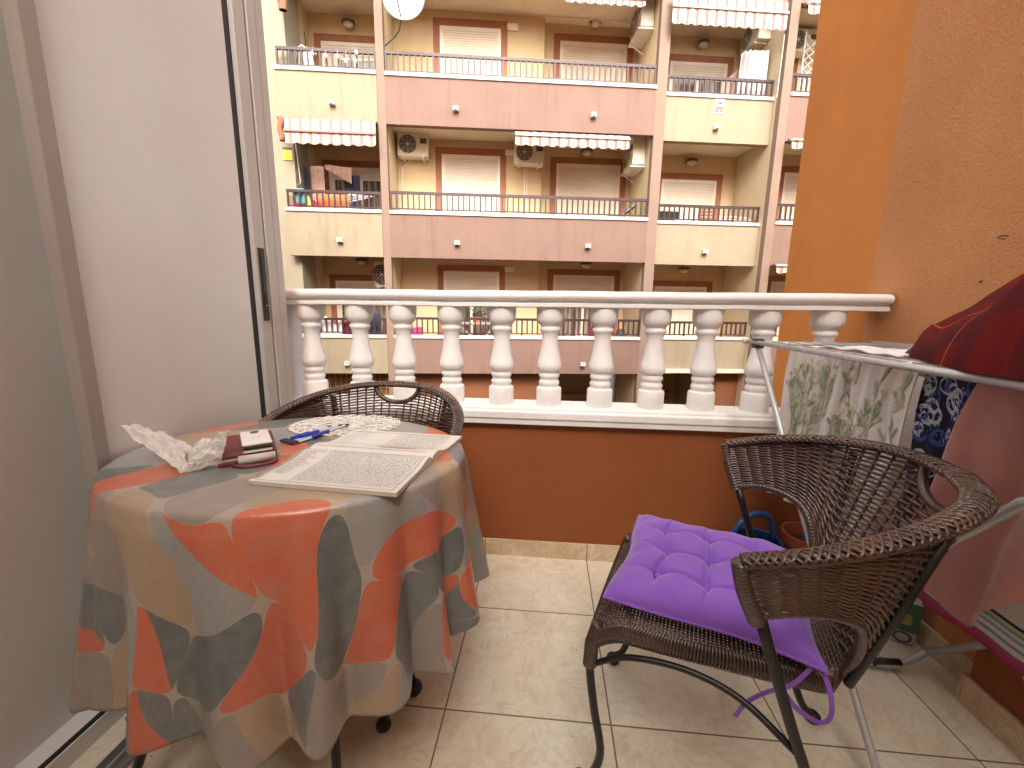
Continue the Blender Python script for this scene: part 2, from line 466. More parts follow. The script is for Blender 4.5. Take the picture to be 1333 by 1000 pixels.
def plaid():
    t = NT('dark_red_plaid'); uv = t.coord('UV'); x, y, z = t.sep(uv)
    def band(s, k, w):
        f = t.math('ABSOLUTE', t.math('SUBTRACT', t.math('FRACT', t.math('MULTIPLY', s, k)), .5))
        return t.math('LESS_THAN', f, w)
    n = t.noise(uv, 9, 5)
    xx = t.math('MULTIPLY_ADD', n, .05, x); yy = t.math('MULTIPLY_ADD', n, .05, y)
    base = t.ramp(t.noise(uv, 5, 5, .6), [(.3,(.085,.004,.005)),(.7,(.17,.010,.008))])
    d = t.math('MAXIMUM', band(xx, 5, .16), band(yy, 4, .16))
    c = t.mix(t.math('MULTIPLY', d, .55), base, (.05,.006,.012))
    l = t.math('MAXIMUM', band(xx, 2.5, .006), band(yy, 2, .008))
    c = t.mix(t.math('MULTIPLY', l, .8), c, (.62,.10,.05))
    t.color(c); t.rough(.9); t.b.inputs['Specular IOR Level'].default_value = .2
    t.bump(t.noise(uv, 60, 4, .6), .4, .006); return t.mat
M['plaid'] = plaid()
def paper_mat(name, c):
    t = NT(name); co = t.coord(); t.color(t.ramp(t.noise(co, 9, 4), [(.3, mul(c,.95)),(.7, mul(c,1.03))])); t.rough(.7); t.bump(t.noise(co, 40, 4), .15, .003); return t.mat
M['paper'] = paper_mat('newsprint_paper', (.66,.64,.60))
M['ink'] = plain('printing_ink', (.05,.045,.05), .7, .2, 60, 60, 0)
M['inkred'] = plain('red_printing_ink', (.50,.12,.12), .7, .2, 60, 60, 0)
def pageedge():
    t = NT('page_edges'); z = t.sep(t.coord())[2]
    f = t.math('FRACT', t.math('MULTIPLY', z, 600.0))
    t.color(t.ramp(f, [(0,(.38,.30,.22)),(.5,(.66,.60,.52))])); t.rough(.8); return t.mat
M['pages'] = pageedge()
M['tissue'] = paper_mat('crumpled_tissue', (.80,.77,.73))
M['tissue'].node_tree.nodes['Principled BSDF'].inputs['Transmission Weight'].default_value = .30
M['leather'] = plain('burgundy_leather', (.16,.025,.03), .45, .2, 20, 160, .3)
M['phonewhite'] = plain('white_phone_plastic', (.78,.76,.74), .25, .03, 6, 60, 0)
M['doily'] = plain('white_crochet_thread', (.76,.74,.70), .9, .08, 30, 300, .2)
M['penclear'] = plain('clear_pen_plastic', (.55,.58,.66), .15, .05, 30, 300, 0)
M['penblue'] = plain('blue_pen_plastic', (.03,.05,.42), .25, .1, 30, 300, 0)
M['blueplastic'] = plain('blue_plastic', (.02,.06,.20), .35, .2, 9, 60, .05)
M['terracotta'] = plain('terracotta', (.36,.10,.045), .8, .2, 12, 90, .2)
M['cangreen'] = plain('green_label', (.05,.14,.08), .5, .2, 12, 90, .05)
M['canyellow'] = plain('olive_yellow_label', (.42,.33,.08), .5, .2, 12, 90, .05)
M['canwhite'] = plain('translucent_white_plastic', (.50,.50,.47), .4, .1, 12, 90, .05)
M['asphalt'] = plain('street_asphalt', (.05,.05,.05), .9, .25, 3, 90, .4)
M['soil'] = plain('soil', (.05,.035,.025), .95, .3, 30, 90, .5)
M['rust'] = plain('rusty_hook', (.10,.05,.03), .7, .3, 60, 90, .2)
M['scar'] = plain('bare_plaster', (.60,.56,.50), .9, .2, 60, 90, .3)
M['dish'] = plain('faded_dish_enamel', (.38,.35,.27), .5, .25, 9, 60, .05)

# ================================================================== SETTING
mb = MB(); mb.box((-60, 2.2, -3.4), (60, 60, -3.2)); tag(mb.build('street', M['asphalt']), kind='structure')
mb = MB(); mb.box((-3.2, -3.0, -.2), (1.31, 1.745, 0)); tag(mb.build('balcony_floor', M['floor']), kind='structure')

# ------------------------------------------------------------------ parapet wall + balustrade
pw = thing('parapet_wall', 'orange low wall, darkened as if shaded, under the white balustrade with beige skirting tiles', 'wall', (0, 1.745, 0))
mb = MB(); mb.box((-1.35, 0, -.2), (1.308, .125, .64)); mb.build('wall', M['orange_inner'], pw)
# skirting tiles one by one with thin joints
mb = MB(); x = -1.33
k = -3
xs = [-1.3, -.725, -.262, .201, .663, 1.125, 1.296]
for a, b in zip(xs[:-1], xs[1:]): mb.box((a+.0015, -.011, .0), (b-.0015, -.0002, .078))
mb.build('skirting', M['skirt'], pw, bevel=.0015)
mb = MB(); mb.box((-1.34, -.0055, .0), (1.30, .0015, .0765)); mb.build('grout', M['ground_brown'], pw)

bl = thing('balustrade', 'white painted balustrade of turned balusters between moulded rail and ledge', 'balustrade', (0, 1.80, .64))
def zrel(z): return z-.64
mb = MB()
prof = [(-.085,.632),(-.085,.655),(-.092,.660),(-.092,.688),(-.080,.694),(-.080,.702),(-.074,.708),(.075,.708),(.09,.69),(.09,.60),(-.054,.60),(-.054,.632)]
mb.prism([(a, zrel(z)) for a, z in prof], 'x', -1.36, 1.308)
mb.build('ledge', M['balu'], bl, bevel=.003)
mb = MB()
ang = [(-.060,1.1265),(-.066,1.130),(-.066,1.142),(-.059,1.147),(-.059,1.152),(-.072,1.157),(-.080,1.166),(-.080,1.180),(-.070,1.190),(-.05,1.194),(.05,1.194),(.070,1.19),(.08,1.18),(.08,1.166),(.059,1.152),(.066,1.142),(.066,1.13),(.06,1.1265)]
# the long rail with slight hand-made waviness
def railfn(u, v):
    X = -1.36+u*(1.300+1.36); n = len(ang); i = int(round(v*n)) % n
    a, z = ang[i]
    w = .0006*sin(X*7+1)+.0005*sin(X*19)
    return (X, a, zrel(z)+w)
mb.grid(lambda u, v: railfn(u, v), 90, len(ang))
for X in (0, 90):
    mb.f.append(tuple(j*91+X for j in range(len(ang)))); mb.m.append(0)
# rounded end bulge towards the side wall
mb.build('top_rail', M['balu'], bl, auto=50)
bp = [(.0535,.708),(.0545,.712),(.0545,.777),(.051,.784),(.042,.787),(.041,.791),(.0435,.797),(.0455,.804),(.0435,.812),(.0385,.819),(.0385,.823),(.0425,.828),(.0445,.834),(.0445,.841),(.0405,.847),(.0405,.852),
      (.046,.857),(.0515,.866),(.0535,.876),(.053,.886),(.0495,.900),(.045,.918),(.0405,.940),(.0365,.965),(.0345,.99),(.0345,1.012),(.0375,1.018),(.0375,1.022),(.042,1.027),(.0445,1.034),(.0440,1.041),(.0400,1.046),(.0400,1.051),(.046,1.057),(.053,1.065),(.0575,1.076),(.0595,1.09),(.0600,1.105),(.0600,1.128)]
mb = MB(); mb.lathe([(r, z-.708) for r, z in bp], n=32)
b0 = mb.build('baluster', M['balu'], bl, auto=45)
bxs = [-1.065,-.84,-.637,-.424,-.202,.009,.229,.447,.657,.879,1.119]
for i, X in enumerate(bxs):
    o = b0 if i == 0 else b0.copy()
    if i: COL.objects.link(o); o.parent = bl
    o.location = (X, random.uniform(-.003,.003), .068); o.rotation_euler = (random.uniform(-.006,.006), random.uniform(-.008,.008), random.uniform(0, 6))
mb = MB(); mb.box((-1.42,-.07,.0), (-1.16,.08,.56)); mb.build('end_post', M['balu'], bl, bevel=.004)

# ------------------------------------------------------------------ right side wall
sw = thing('side_wall', 'tall orange stucco wall at the right with a smooth bright strip outside the balcony', 'wall', (1.31, 0, 0))
mb = MB(); mb.box((0, -3.0, -.2), (.25, 1.866, 3.6)); mb.build('rough_wall', M['orange_rough'], sw)
mb = MB(); mb.prism([(.0,1.8662),(-.004,2.50),(.25,2.50),(.25,1.8662)], 'z', -3.2, 4.4); mb.build('smooth_wall', M['orange_smooth'], sw)
mb = MB()
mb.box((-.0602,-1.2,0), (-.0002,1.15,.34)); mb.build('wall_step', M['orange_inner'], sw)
mb = MB()
mb.box((-.012,1.1505,.0), (-.0008,1.43,.085)); mb.box((-.012,1.4332,.0),(-.0008,1.733,.085))
mb.box((-.0725,.77,0),(-.0608,1.152,.085)); mb.box((-.0725,.30,0),(-.0608,.767,.085)); mb.box((-.0725,-.2,0),(-.0608,.297,.085))
mb.box((-.0722,1.1525,0),(-.0125,1.163,.0845))
mb.build('skirting', M['skirt'], sw, bevel=.0015)
mb = MB()
for y, z, r in ((1.19,1.82,.004),(1.08,1.62,.0045),(1.13,1.565,.004),(1.30,1.90,.003),(1.42,1.22,.0035),(1.02,2.0,.003)):
    mb.lathe([(.0005,-.004),(r,-.002),(r,.002),(.0005,.004)], (-.003, y, z), 8)
mb.build('screw_hole', M['rust'], sw)
mb = MB(); mb.tube([(-.0,1.372,1.345),(-.02,1.372,1.345),(-.026,1.370,1.338),(-.026,1.352,1.333)], .0022, 6); mb.build('hook', M['rust'], sw)
mb = MB(); mb.lathe([(.0005,-.011),(.006,-.006),(.009,.001),(.005,.008),(.0005,.01)], (-.001,1.28,1.86), 9); mb.build('plaster_scar', M['scar'], sw)

# apartment wall behind the viewpoint (unseen; height and white tone chosen for balcony light)
aw = thing('apartment_wall', 'rear apartment wall behind the viewer, unseen, sized and whitened to light the balcony', 'wall', (0, -2.6, 0))
mb = MB(); mb.box((-3.4,-.2,-.2),(1.31,-.0,4.6)); mb.build('wall', stucco('white_bounce_render', (.80,.78,.74), 40, .2), aw)

ob_ = thing('shading_wings', 'unseen orange wings left and right of this balcony, added to shade the facade opposite', 'building', (0, 0, -3.2))  # unseen wings added to cut the sky light on the facade opposite
mb = MB(); mb.box((-30,-6,0),(-3.402,1.8,10.7)); mb.build('left_wing', M['orange_smooth'], ob_)
mb = MB(); mb.box((1.562,-6,0),(30,1.8,10.7)); mb.build('right_wing', M['orange_smooth'], ob_)

# ------------------------------------------------------------------ sliding door on the left
sd = thing('sliding_door', 'glossy taupe sliding door with black seals and an aluminium track at the left', 'door', (-1.05, 0, 0))
HT = 2.75
mb = MB(); mb.box((-.035,.872,.045),(-.012,1.42,HT)); mb.build('panel', M['doorpanel'], sd)
mb = MB(); mb.box((-.036,.838,.03),(.0,.8715,HT)); mb.build('stile', M['stile'], sd, bevel=.003)
mb = MB(); mb.box((-.05,.8405,.0),(-.008,1.60,.0298)); mb.build('seal', M['rubber'], sd)
mb = MB(); mb.box((-.045,1.4202,.03),(-.016,1.452,HT)); mb.build('seal', M['rubber'], sd)
mb = MB(); mb.box((-.05,1.4522,.03),(.0,1.508,HT)); st2 = mb.build('stile', M['alu'], sd, bevel=.002)
mb = MB(); mb.box((-.05,1.5082,.03),(-.012,1.516,HT)); mb.build('seal', M['rubber'], sd)
mb = MB(); mb.box((-.09,1.5162,.0),(.004,1.560,HT)); mb.box((-.09,1.5602,0),(-.002,1.5625,HT)); mb.box((-.09,1.563,.0),(.002,1.605,HT)); mb.build('door_frame', M['alu'], sd, bevel=.0015)
mb = MB(); mb.box((-.002,1.466,1.065),(.0035,1.498,1.325)); mb.box((.0035,1.474,1.09),(.006,1.490,1.30))
mb.box((.0035,1.478,1.125),(.0085,1.486,1.16)); h = mb.build('handle', M['blacky'], sd, bevel=.0015)
mb = MB(); mb.lathe([(.0035,0),(.0035,.003)], (.0075,1.481,1.118), 10); mb.build('keyhole', M['wire'], h)
mb = MB(); mb.box((-.19,-2.5,.05),(-.165,1.35,HT)); mb.build('rear_panel', M['doorback'], sd)
mb = MB(); mb.box((-.185,-2.5,.0),(-.09,1.6,.0495)); mb.build('rear_sill', M['doorback'], sd); mb = MB(); mb.box((-.105,-2.5,.0496),(-.095,.84,.056)); mb.build('seal', M['rubber'], sd)
mb = MB(); mb.box((.004,-2.5,.0),(.055,1.70,.006)); mb.box((.018,-2.5,.006),(.026,1.70,.022)); mb.box((.044,-2.5,.006),(.049,1.70,.014)); mb.box((.0,-2.5,.0),(.004,1.70,.03))
mb.build('track', M['alutrack'], sd, bevel=.001)
mb = MB(); mb.box((-.02,1.20,.0),(.06,1.255,.055)); mb.build('stop', M['blacky'], sd, bevel=.004)
mb = MB(); mb.box((-.2,-2.5,HT),(.06,1.605,HT+.1)); mb.build('door_head', M['alu'], sd, bevel=.003)

# ================================================================== OPPOSITE BUILDING  (local frame: x along the facade, y into it, z up)
FA = radians(8.9); FO = (-10*sin(FA), 10*cos(FA), 0)
def fthing(name, label, cat, u, w, z, group=None, rz=0):
    x = FO[0]+u*cos(FA)-w*sin(FA); y = FO[1]+u*sin(FA)+w*cos(FA)
    return thing(name, label, cat, (x, y, z), FA+rz, group)
B = thing('apartment_building', 'cream and pink apartment block across the street with deep railed balconies', 'building', FO, FA)
PIT = 2.78
def fbox(name, mat, a, b, parent=None, **k):
    mb = MB(); mb.box(a, b); return mb.build(name, mat, parent or B, **k)
Ztop, Zbot = 5.02+3*PIT, -.46
# left smooth wall and pillars
fbox('wall', M['cream_side'], (-9,.2,-.9), (-4.32,1.0,Ztop))
mb = MB(); mb.box((-4.3198,.2,-.44),(-4.17,1.0,Ztop)); mb.build('pillar', M['cream_side'], B)
fbox('pillar', M['pinkpil'], (-2.27,.0,-3.2), (-2.105,.16,Ztop))
fbox('pillar_return', M['cream_lit_return'], (-2.27,.1602,-3.2), (-2.105,1.5,Ztop))
fbox('pillar', M['pinkpil'], (3.835,.0,-3.2), (4.07,.16,Ztop))
fbox('pillar_return', M['cream_lit_return'], (3.835,.1602,-3.2), (4.07,1.6,Ztop))
fbox('pillar', M['pinkpil'], (6.745,.0,-3.2), (6.95,.16,Ztop))
fbox('pillar_return', M['cream_lit_return'], (6.742,.1602,-3.2), (6.95,1.6,Ztop))
# back walls of the recesses
fbox('back_wall', M['inner'], (-4.5,1.5,-.44), (-2.1,1.8,Ztop))
fbox('side_return', M['cream_lit_return'], (-4.32,1.0002,-.44), (-4.17,1.4998,Ztop))
fbox('back_wall', M['inner'], (-2.1048,1.15,-.44), (1.45,1.45,Ztop))
fbox('back_wall', M['inner'], (1.4502,1.40,-.44), (3.8348,1.7,Ztop))
fbox('back_wall', M['inner'], (4.0702,1.55,-.44), (6.7418,1.8,Ztop))
fbox('back_wall', M['inner'], (6.9502,1.2,-.44), (10.5,1.5,Ztop))
fbox('roof', M['soffit'], (-9,.1,Ztop), (10.5,5,Ztop+.3))
BAYS = {'A': (-4.33,-2.272,-.02,'cream'), 'B': (-2.104,3.834,.0,'pink'), 'C': (4.072,6.740,.26,'cream'), 'D': (6.952,10.5,.0,'pink')}
def railing(u0, u1, w, zt, zb, parent):
    mb = MB()
    mb.box((u0,w,zt-.045),(u1,w+.055,zt+.012)); mb.box((u0,w+.008,zb),(u1,w+.036,zb+.025))
    n = max(2, int(round((u1-u0)/.125)))
    for i in range(n+1):
        X = u0+.02+(u1-u0-.04)*i/n; thick = .018 if (i % 8 == 0) else .0155
        mb.box((X-thick,w+.022-thick,zb-.03 if i % 8 == 0 else zb+.02),(X+thick,w+.022+thick,zt-.03))
    return mb.build('railing', M['rail_brown'], parent)
for k in range(-2, 3):
    dz = -PIT*k
    for nm, (u0, u1, w, cname) in BAYS.items():
        lo, hi = 5.02+dz, 5.96+dz
        if k == 2: lo = -.44
        if nm == 'A': u0p = u0+(.0 if k < 2 else .03)
        else: u0p = u0
        fbox('parapet', M[cname], (u0p, w, lo), (u1, w+.15, hi))
        mb = MB(); mb.box((u0p-(.03 if nm == 'A' else 0), w-.03, hi+.0002), (u1, w+.17, hi+.075)); mb.build('ledge', M['whiteledge'], B, bevel=.006)
        if nm == 'D': top = 6.44
        elif nm == 'B': top = 6.445
        else: top = 6.41
        railing(u0p+.01, u1-.01, w+.04, top+dz, hi+.115, B)
        # floor slab with its soffit set up behind the parapet's lower edge
        mb = MB(); mb.box((u0p, w+.1502, lo+.15), (u1, {'A':1.4998,'B':1.1498,'C':1.5498,'D':1.1998}[nm], lo+.33))
        if nm == 'B': mb.box((1.4503,1.1498,lo+.15),(u1,1.3998,lo+.33))
        mb.build('slab', M['soffit'], B)
        # drain spout box on each parapet
    for nm, us in {'A': (-3.2,), 'B': (-.6, 2.43), 'C': (5.4,)}.items():
        for u in us:
            w = BAYS[nm][2]; z = 5.36+dz+(0 if nm != 'C' else -.03)
            mb = MB(); mb.cur = 0
            mb.box((u-.06,w-.09,z-.045),(u+.06,w-.0005,z+.045)); mb.box((u-.03,w-.115,z-.035),(u+.03,w-.09,z+.01))
            mb.cur = 1; mb.box((u-.02,w-.0915,z+.012),(u+.015,w-.0895,z+.036))
            mb.build('spout', [M['whiteledge'], M['darkgrey']], B, bevel=.004)

def door(u0, u1, w, zt, zf, drop, mid=True):
    """brown surround, pale frame, roller shutter lowered by `drop` (1 = closed), curtained glass below"""
    mb = MB(); s = .15
    mb.box((u0,w-.03,zf),(u0+s,w,zt)); mb.box((u1-s,w-.03,zf),(u1,w,zt)); mb.box((u0+s,w-.03,zt-s),(u1-s,w,zt)); d = mb.build('balcony_door', M['surround'], B)
    a, b, t = u0+s, u1-s, zt-s
    mb = MB(); f = .075
    mb.box((a,w-.02,zf),(a+f,w-.0002,t)); mb.box((b-f,w-.02,zf),(b,w-.0002,t)); mb.box((a+f,w-.02,t-f),(b-f,w-.0002,t))
    zs = t-f-(t-f-zf)*drop
    if drop < .98:
        mb.box((a+f,w-.018,zs-.04),(b-f,w-.0002,zs)); mb.box((a+f,w-.016,zf),(a+f+.06,w-.0002,zs-.04)); mb.box((b-f-.06,w-.016,zf),(b-f,w-.0002,zs-.04))
        mb.box(((a+b)/2-.035,w-.0165,zf),((a+b)/2+.035,w-.0002,zs-.04)); mb.box((a+f,w-.0155,zf),(b-f,w-.0002,zf+.08))
    mb.build('frame', M['pvc'], d)
    mb = MB(); mb.box((a+f,w-.014,zs),(b-f,w-.0002,t-f)); mb.build('shutter', M['shutter'], d)
    if drop < .98:
        mb = MB(); mb.box((a+f+.06,w-.008,zf+.08),(b-f-.06,w-.0004,zs-.04)); mb.build('glass', M['curtain'], d)
    return d
for k in range(-2, 3):
    dz = -PIT*k; zf = 5.36+dz
    o = {-2:(1,1,1,1),-1:(1,1,1,1),0:(1,1,.16,.14),1:(1,1,1,.10),2:(.20,.20,1,.22)}[k]
    door(-1.18,.56,1.15,7.77+dz,zf,o[0]); door(1.72,3.70,1.40,7.74+dz,zf,o[1]); door(4.58,6.40,1.55,7.50+dz if k != 0 else 7.52,zf,o[2]); door(-4.03,-2.15,1.5,7.50+dz,zf,o[3])
    door(7.72,9.6,1.2,7.66+dz,zf,1)
# ground storey
fbox('ground_wall', M['cream_side'], (-9,.3,-3.2), (-3.95,1.0,-.9002))
mb = MB(); mb.box((-9,.12,-1.02),(-4.35,.199,-.95)); mb.build('ledge', M['whiteledge'], B)
mb = MB(); mb.cur = 0; mb.box((-3.9499,.5,-3.2),(-2.2702,.7,-.4402)); mb.build('ground_wall', M['ground_brown'], B)
mb = MB()
for i in range(13):
    X = -3.94+i*.137; mb.box((X-.008,.42,-2.2),(X+.008,.44,-.4402))
for j in range(8): mb.box((-3.945,.4405,-.66-.22*j),(-2.275,.455,-.645-.22*j))
mb.build('window_grille', plain('ochre_bars', (.42,.30,.10), .5), B)
fbox('ground_wall', M['ground_brown'], (-2.1048,.35,-3.2), (1.6,.6,-.4402))
fbox('ground_wall', M['porch'], (1.6002,2.4,-3.2), (3.8348,2.6,-.4402)); fbox('porch_side', M['ground_brown'], (1.6002,.6,-3.2),(1.66,2.3998,-.4402))
fbox('ground_wall', M['porch'], (4.0702,2.4,-3.2), (6.0,2.6,-.4402)); fbox('ground_wall', M['cream_side'], (6.0002,.5,-3.2), (6.16,2.6,-.4402)); fbox('ground_wall', M['ground_brown'], (6.1602,.45,-3.2), (6.7418,.7,-.4402))
fbox('porch_ceiling', M['soffit'], (1.5,.1502,-.4399), (6.74,2.6,-.35))
mb = MB(); mb.box((1.75,2.2,-1.42),(3.4,2.3,-1.36)); mb.box((1.75,2.2,-1.62),(3.4,2.26,-1.56)); mb.build('timber_rail', M['wood'], B); mb = MB(); mb.box((4.6,2.2,-1.38),(5.75,2.3,-1.3)); mb.box((4.6,2.2,-1.58),(5.75,2.26,-1.5)); mb.build('timber_rail', M['wood'], B)
mb = MB(); mb.cur = 0
mb.box((-4.66,.12,-.40),(-4.38,.199,-.34)); mb.build('window_sill', M['whiteledge'], B)
mb = MB(); mb.box((-4.64,.19,-.33),(-4.40,.1995,.20)); mb.build('small_window', M['porch'], B)
mb = MB(); mb.box((-4.6,.17,-.33),(-4.45,.188,-.1)); mb.build('window_guard', M['darkgrey'], B)
# dirt line / cable along the recess
mb = MB(); mb.tube([(-1.72,1.13,4.72),(-1.9,1.12,4.55),(-1.98,1.12,4.50),(-2.02,1.12,3.0)], .012, 6); mb.tube([(1.03,1.135,4.66),(1.03,1.135,2.7)], .018, 6); mb.tube([(1.09,1.135,4.66),(1.09,1.135,2.7)], .012, 6)
mb.tube([(-2.05,1.12,7.98),(3.7,1.14,7.90)], .01, 5)
mb.build('pipe', M['pvc'], B)

# ------------------------------------------------------------------ awnings
def awning(label, u0, u1, w, zt, zb, matn, scal, group='striped awnings on the building opposite', bar=.5):
    t = fthing('awning', label, 'awning', (u0+u1)/2, w, zt, group)
    W = u1-u0
    def fn(u, v):
        e = zt-zb; s = .035*abs(sin(pi*u*scal))
        return (-W/2+u*W, -.10-.06*(v if v < .5 else .5)+.006*sin(u*W*40), -(e-s*0)*v+(.04-s)*(1 if v > .99 else 0))
    mb = MB(); mb.grid(fn, int(scal*8), 6); c = mb.build('canvas', M[matn], t, solid=.006)
    mb = MB(); mb.tube([(-W/2-.02,-.02,.0),(W/2+.02,-.02,.0)], .035, 10); mb.build('roller', M['darkgrey'] if matn != 'awning_pink' else M['rail_brown'], t)
    mb = MB(); zz = -(zt-zb)*bar; mb.box((-W/2-.01,-.165,zz-.02),(W/2+.01,-.135,zz+.02)); mb.build('front_bar', M['whiteledge'] if matn == 'awning' else plain('mauve_bar', (.36,.17,.17)), t, bevel=.003)
    return t
aw1 = awning('pink striped awning above the balcony hung with dark laundry', -4.14, -2.28, -.12, 4.97, 4.46, 'awning_pink', 8)
mb = MB()
mb.cur = 0
mb.grid(lambda u, v: (-.93-.10+.07*cos(2*pi*u)*(1-.3*v)+.02*sin(9*v), -.06+.06*sin(2*pi*u), .02-.45*v), 10, 8, True); mb.build('folded_canvas', M['surround'], aw1)
awning('short red striped awning over two air conditioners on the middle pink balcony', .70, 3.28, .10, 4.98, 4.68, 'awning', 11, bar=.25)
awning('red striped awning above the balcony with white sheets, upper right', 3.98, 6.52, -.10, 7.66, 7.10, 'awning', 12, bar=.4)
awning('scalloped hem of an awning at the top edge of the photo', 1.72, 3.45, .10, 7.80, 7.50, 'awning', 8)
awning('small red striped awning at the top right beside the orange wall', 6.97, 9.6, -.1, 7.70, 7.44, 'awning', 12, bar=.1)
awning('pale striped awning beside the orange wall, middle storey', 6.97, 9.6, -.1, 4.99, 4.76, 'awning', 12, bar=.1)
awning('pale striped awning beside the orange wall, just above the white rail', 6.97, 9.6, -.1, 2.24, 2.02, 'awning', 12, bar=.1)
at = fthing('rolled_awning', 'dark folded awning end at the top left of the building', 'awning', -4.05, -.1, 7.4)
mb = MB(); mb.grid(lambda u, v: (.16*cos(2*pi*u)*(1-.5*v), .06*sin(2*pi*u), .35-.75*v), 10, 8, True); mb.build('folded_canvas', M['wood'], at)
mb = MB(); mb.tube([(.02,1.0,-.2),(.05,1.0,-1.0)], .008, 5); mb.build('pull_rod', M['iron'], at)

# ------------------------------------------------------------------ air conditioners
def ac(label, u, w, z, rz=0, W=.72, Hh=.52):
    t = fthing('air_conditioner', label, 'air conditioner', u, w, z, 'outdoor air conditioning units', rz)
    mb = MB(); mb.box((-W/2,-.30,-Hh/2),(W/2,0,Hh/2)); mb.build('casing', M['acwhite'], t, bevel=.015)
    mb = MB(); n = 28; cx = -W*.16; R = Hh*.40
    mb.lathe([(.001,0),(R,0),(R,.006),(.001,.006)], (0,0,0), n); mb.v = [(cx+x, -.3005-zz, y) for x, y, zz in mb.v]; g = mb.build('fan_grille', M['acdark'], t)
    mb = MB()
    for r in (R*.3, R*.55, R*.78, R*.98): mb.tube([(cx+r*cos(a*pi/12), -.312, r*sin(a*pi/12)) for a in range(24)], .004, 4, closed=True)
    for a in range(8): mb.tube([(cx, -.311, 0),(cx+R*cos(a*pi/4), -.311, R*sin(a*pi/4))], .003, 4)
    mb.lathe([(.001,0),(.035,0),(.035,.006),(.001,.006)], (0,0,0), 12); k = 12*4
    mb.v[-k:] = [(cx+x, -.314-zz, y) for x, y, zz in mb.v[-k:]]
    mb.build('guard', M['acwhite'], g)
    mb = MB(); mb.box((W*.24,-.305,.02),(W*.46,-.3002,Hh*.26)); mb.build('badge', M['darkgrey'], t)
    mb = MB()
    for s in (-1, 1): mb.box((s*W*.33-.02,-.32,-Hh/2-.045),(s*W*.33+.02,.0,-Hh/2-.003))
    mb.build('bracket', M['acwhite'], t)
    return t
ac('white air conditioner with round fan at the left end of the middle pink balcony', -1.68, 1.13, 4.93)
ac('white air conditioner hanging under the left end of the short red awning', 1.10, 1.13, 4.86)
ac('air conditioner turned sideways on the right pillar of the middle pink balcony', 3.83, .78, 4.86, -pi/2, .7, .62)
ac('air conditioner turned sideways at the top of the upper pink balcony', 3.83, .78, 7.75, -pi/2, .7, .62)
ac('air conditioner above the white sheets under the upper right awning', 6.74, 1.0, 7.70, -pi/2, .75, .5)
ac('air conditioner at the upper right seen beside the orange wall', 7.72, 1.18, 7.62, 0, .8, .5)
ac('air conditioner half hidden by the pillar on the lower left cream balcony', -2.45, 1.2, 1.92, 0, .55, .62)
ac('dark air conditioner in the porch right of the ground floor pillar', 4.45, 1.0, -.85, 0, .6, .5)
# shelf boards under the sideways units
for lab, z in (('white plank shelf under the sideways air conditioner, middle storey', 4.47), ('white plank shelf under the sideways air conditioner, top storey', 7.36)):
    t = fthing('shelf', lab, 'shelf', 3.8, .75, z, 'plank shelves')
    mb = MB(); mb.box((-.33,-.36,0),(.03,.36,.03)); mb.build('board', M['whiteledge'], t, bevel=.004)
    mb = MB(); mb.tube([(-.35,.2,0),(.02,.2,-.22)], .015, 6); mb.build('bracket', M['whiteledge'], t)

# ------------------------------------------------------------------ balcony lamps
def lamp(label, u, w, z, flat=False):
    t = fthing('wall_lamp', label, 'lamp', u, w, z, 'lamps over the balcony doors')
    mb = MB()
    if flat: mb.box((-.13,-.07,-.07),(.13,-.0,.07)); mb.build('body', M['pvc'], t, bevel=.02)
    else:
        mb.lathe([(.12,.06),(.15,.05),(.15,.0),(.12,-.0)], n=16); mb.v = [(x, y*.8-.13, z_) for x, y, z_ in mb.v]; mb.build('shade', M['darkgrey'], t)
        mb = MB(); mb.lathe([(.125,-.001),(.12,-.05),(.07,-.085),(.01,-.09)], n=16); mb.v = [(x, y*.8-.13, z_) for x, y, z_ in mb.v]; mb.build('diffuser', M['lampglass'], t, smooth=True)
    return t
lamp('round lamp over the half open shutter on the top left balcony', -3.18, 1.5, 7.68)
lamp('round lamp over the right shutter of the top pink balcony', 2.70, 1.4, 7.95)
lamp('round lamp over the half open shutter on the top right cream balcony', 5.50, 1.55, 7.72)
lamp('small flat wall box right of the left shutter, top pink balcony', .68, 1.15, 7.66, True)
lamp('round lamp over the right shutter of the middle pink balcony', 2.62, 1.4, 5.06)
lamp('round lamp over the closed shutter on the middle right cream balcony', 5.45, 1.55, 4.98)
lamp('small flat wall box between shutter and air conditioner, middle pink balcony', .66, 1.15, 4.92, True)
lamp('round lamp over the right shutter of the lower pink balcony', 2.72, 1.4, 2.30)
lamp('round lamp over the shutter on the lower right cream balcony', 5.48, 1.55, 2.24)
lamp('round lamp over the door on the lower left cream balcony', -3.15, 1.5, 2.28)
lamp('small flat wall box right of the left door, lower pink balcony', .68, 1.15, 2.12, True)

# ------------------------------------------------------------------ satellite dish
t = fthing('satellite_dish', 'weathered round satellite dish on an arm at the top left pillar', 'satellite dish', -2.10, .0, 6.75)
mb = MB(); mb.grid(lambda u, v: (.50+.42*v*cos(2*pi*u), -.35+.10*(1-v*v), .47+.42*v*sin(2*pi*u)), 32, 6, True)
d = mb.build('dish', M['dish'], t, smooth=True, solid=.01)
mb = MB(); mb.tube([(.0,.2,-.12),(.25,.0,-.05),(.36,-.1,.02),(.44,-.2,.3)], .014, 8); mb.tube([(.44,-.24,.1),(.42,-.55,.25),(.47,-.75,.45)], .012, 6); mb.build('arm', M['darkgrey'], t)
mb = MB(); mb.box((.43,-.85,.42),(.51,-.72,.50)); mb.build('receiver', M['darkgrey'], t, bevel=.01)

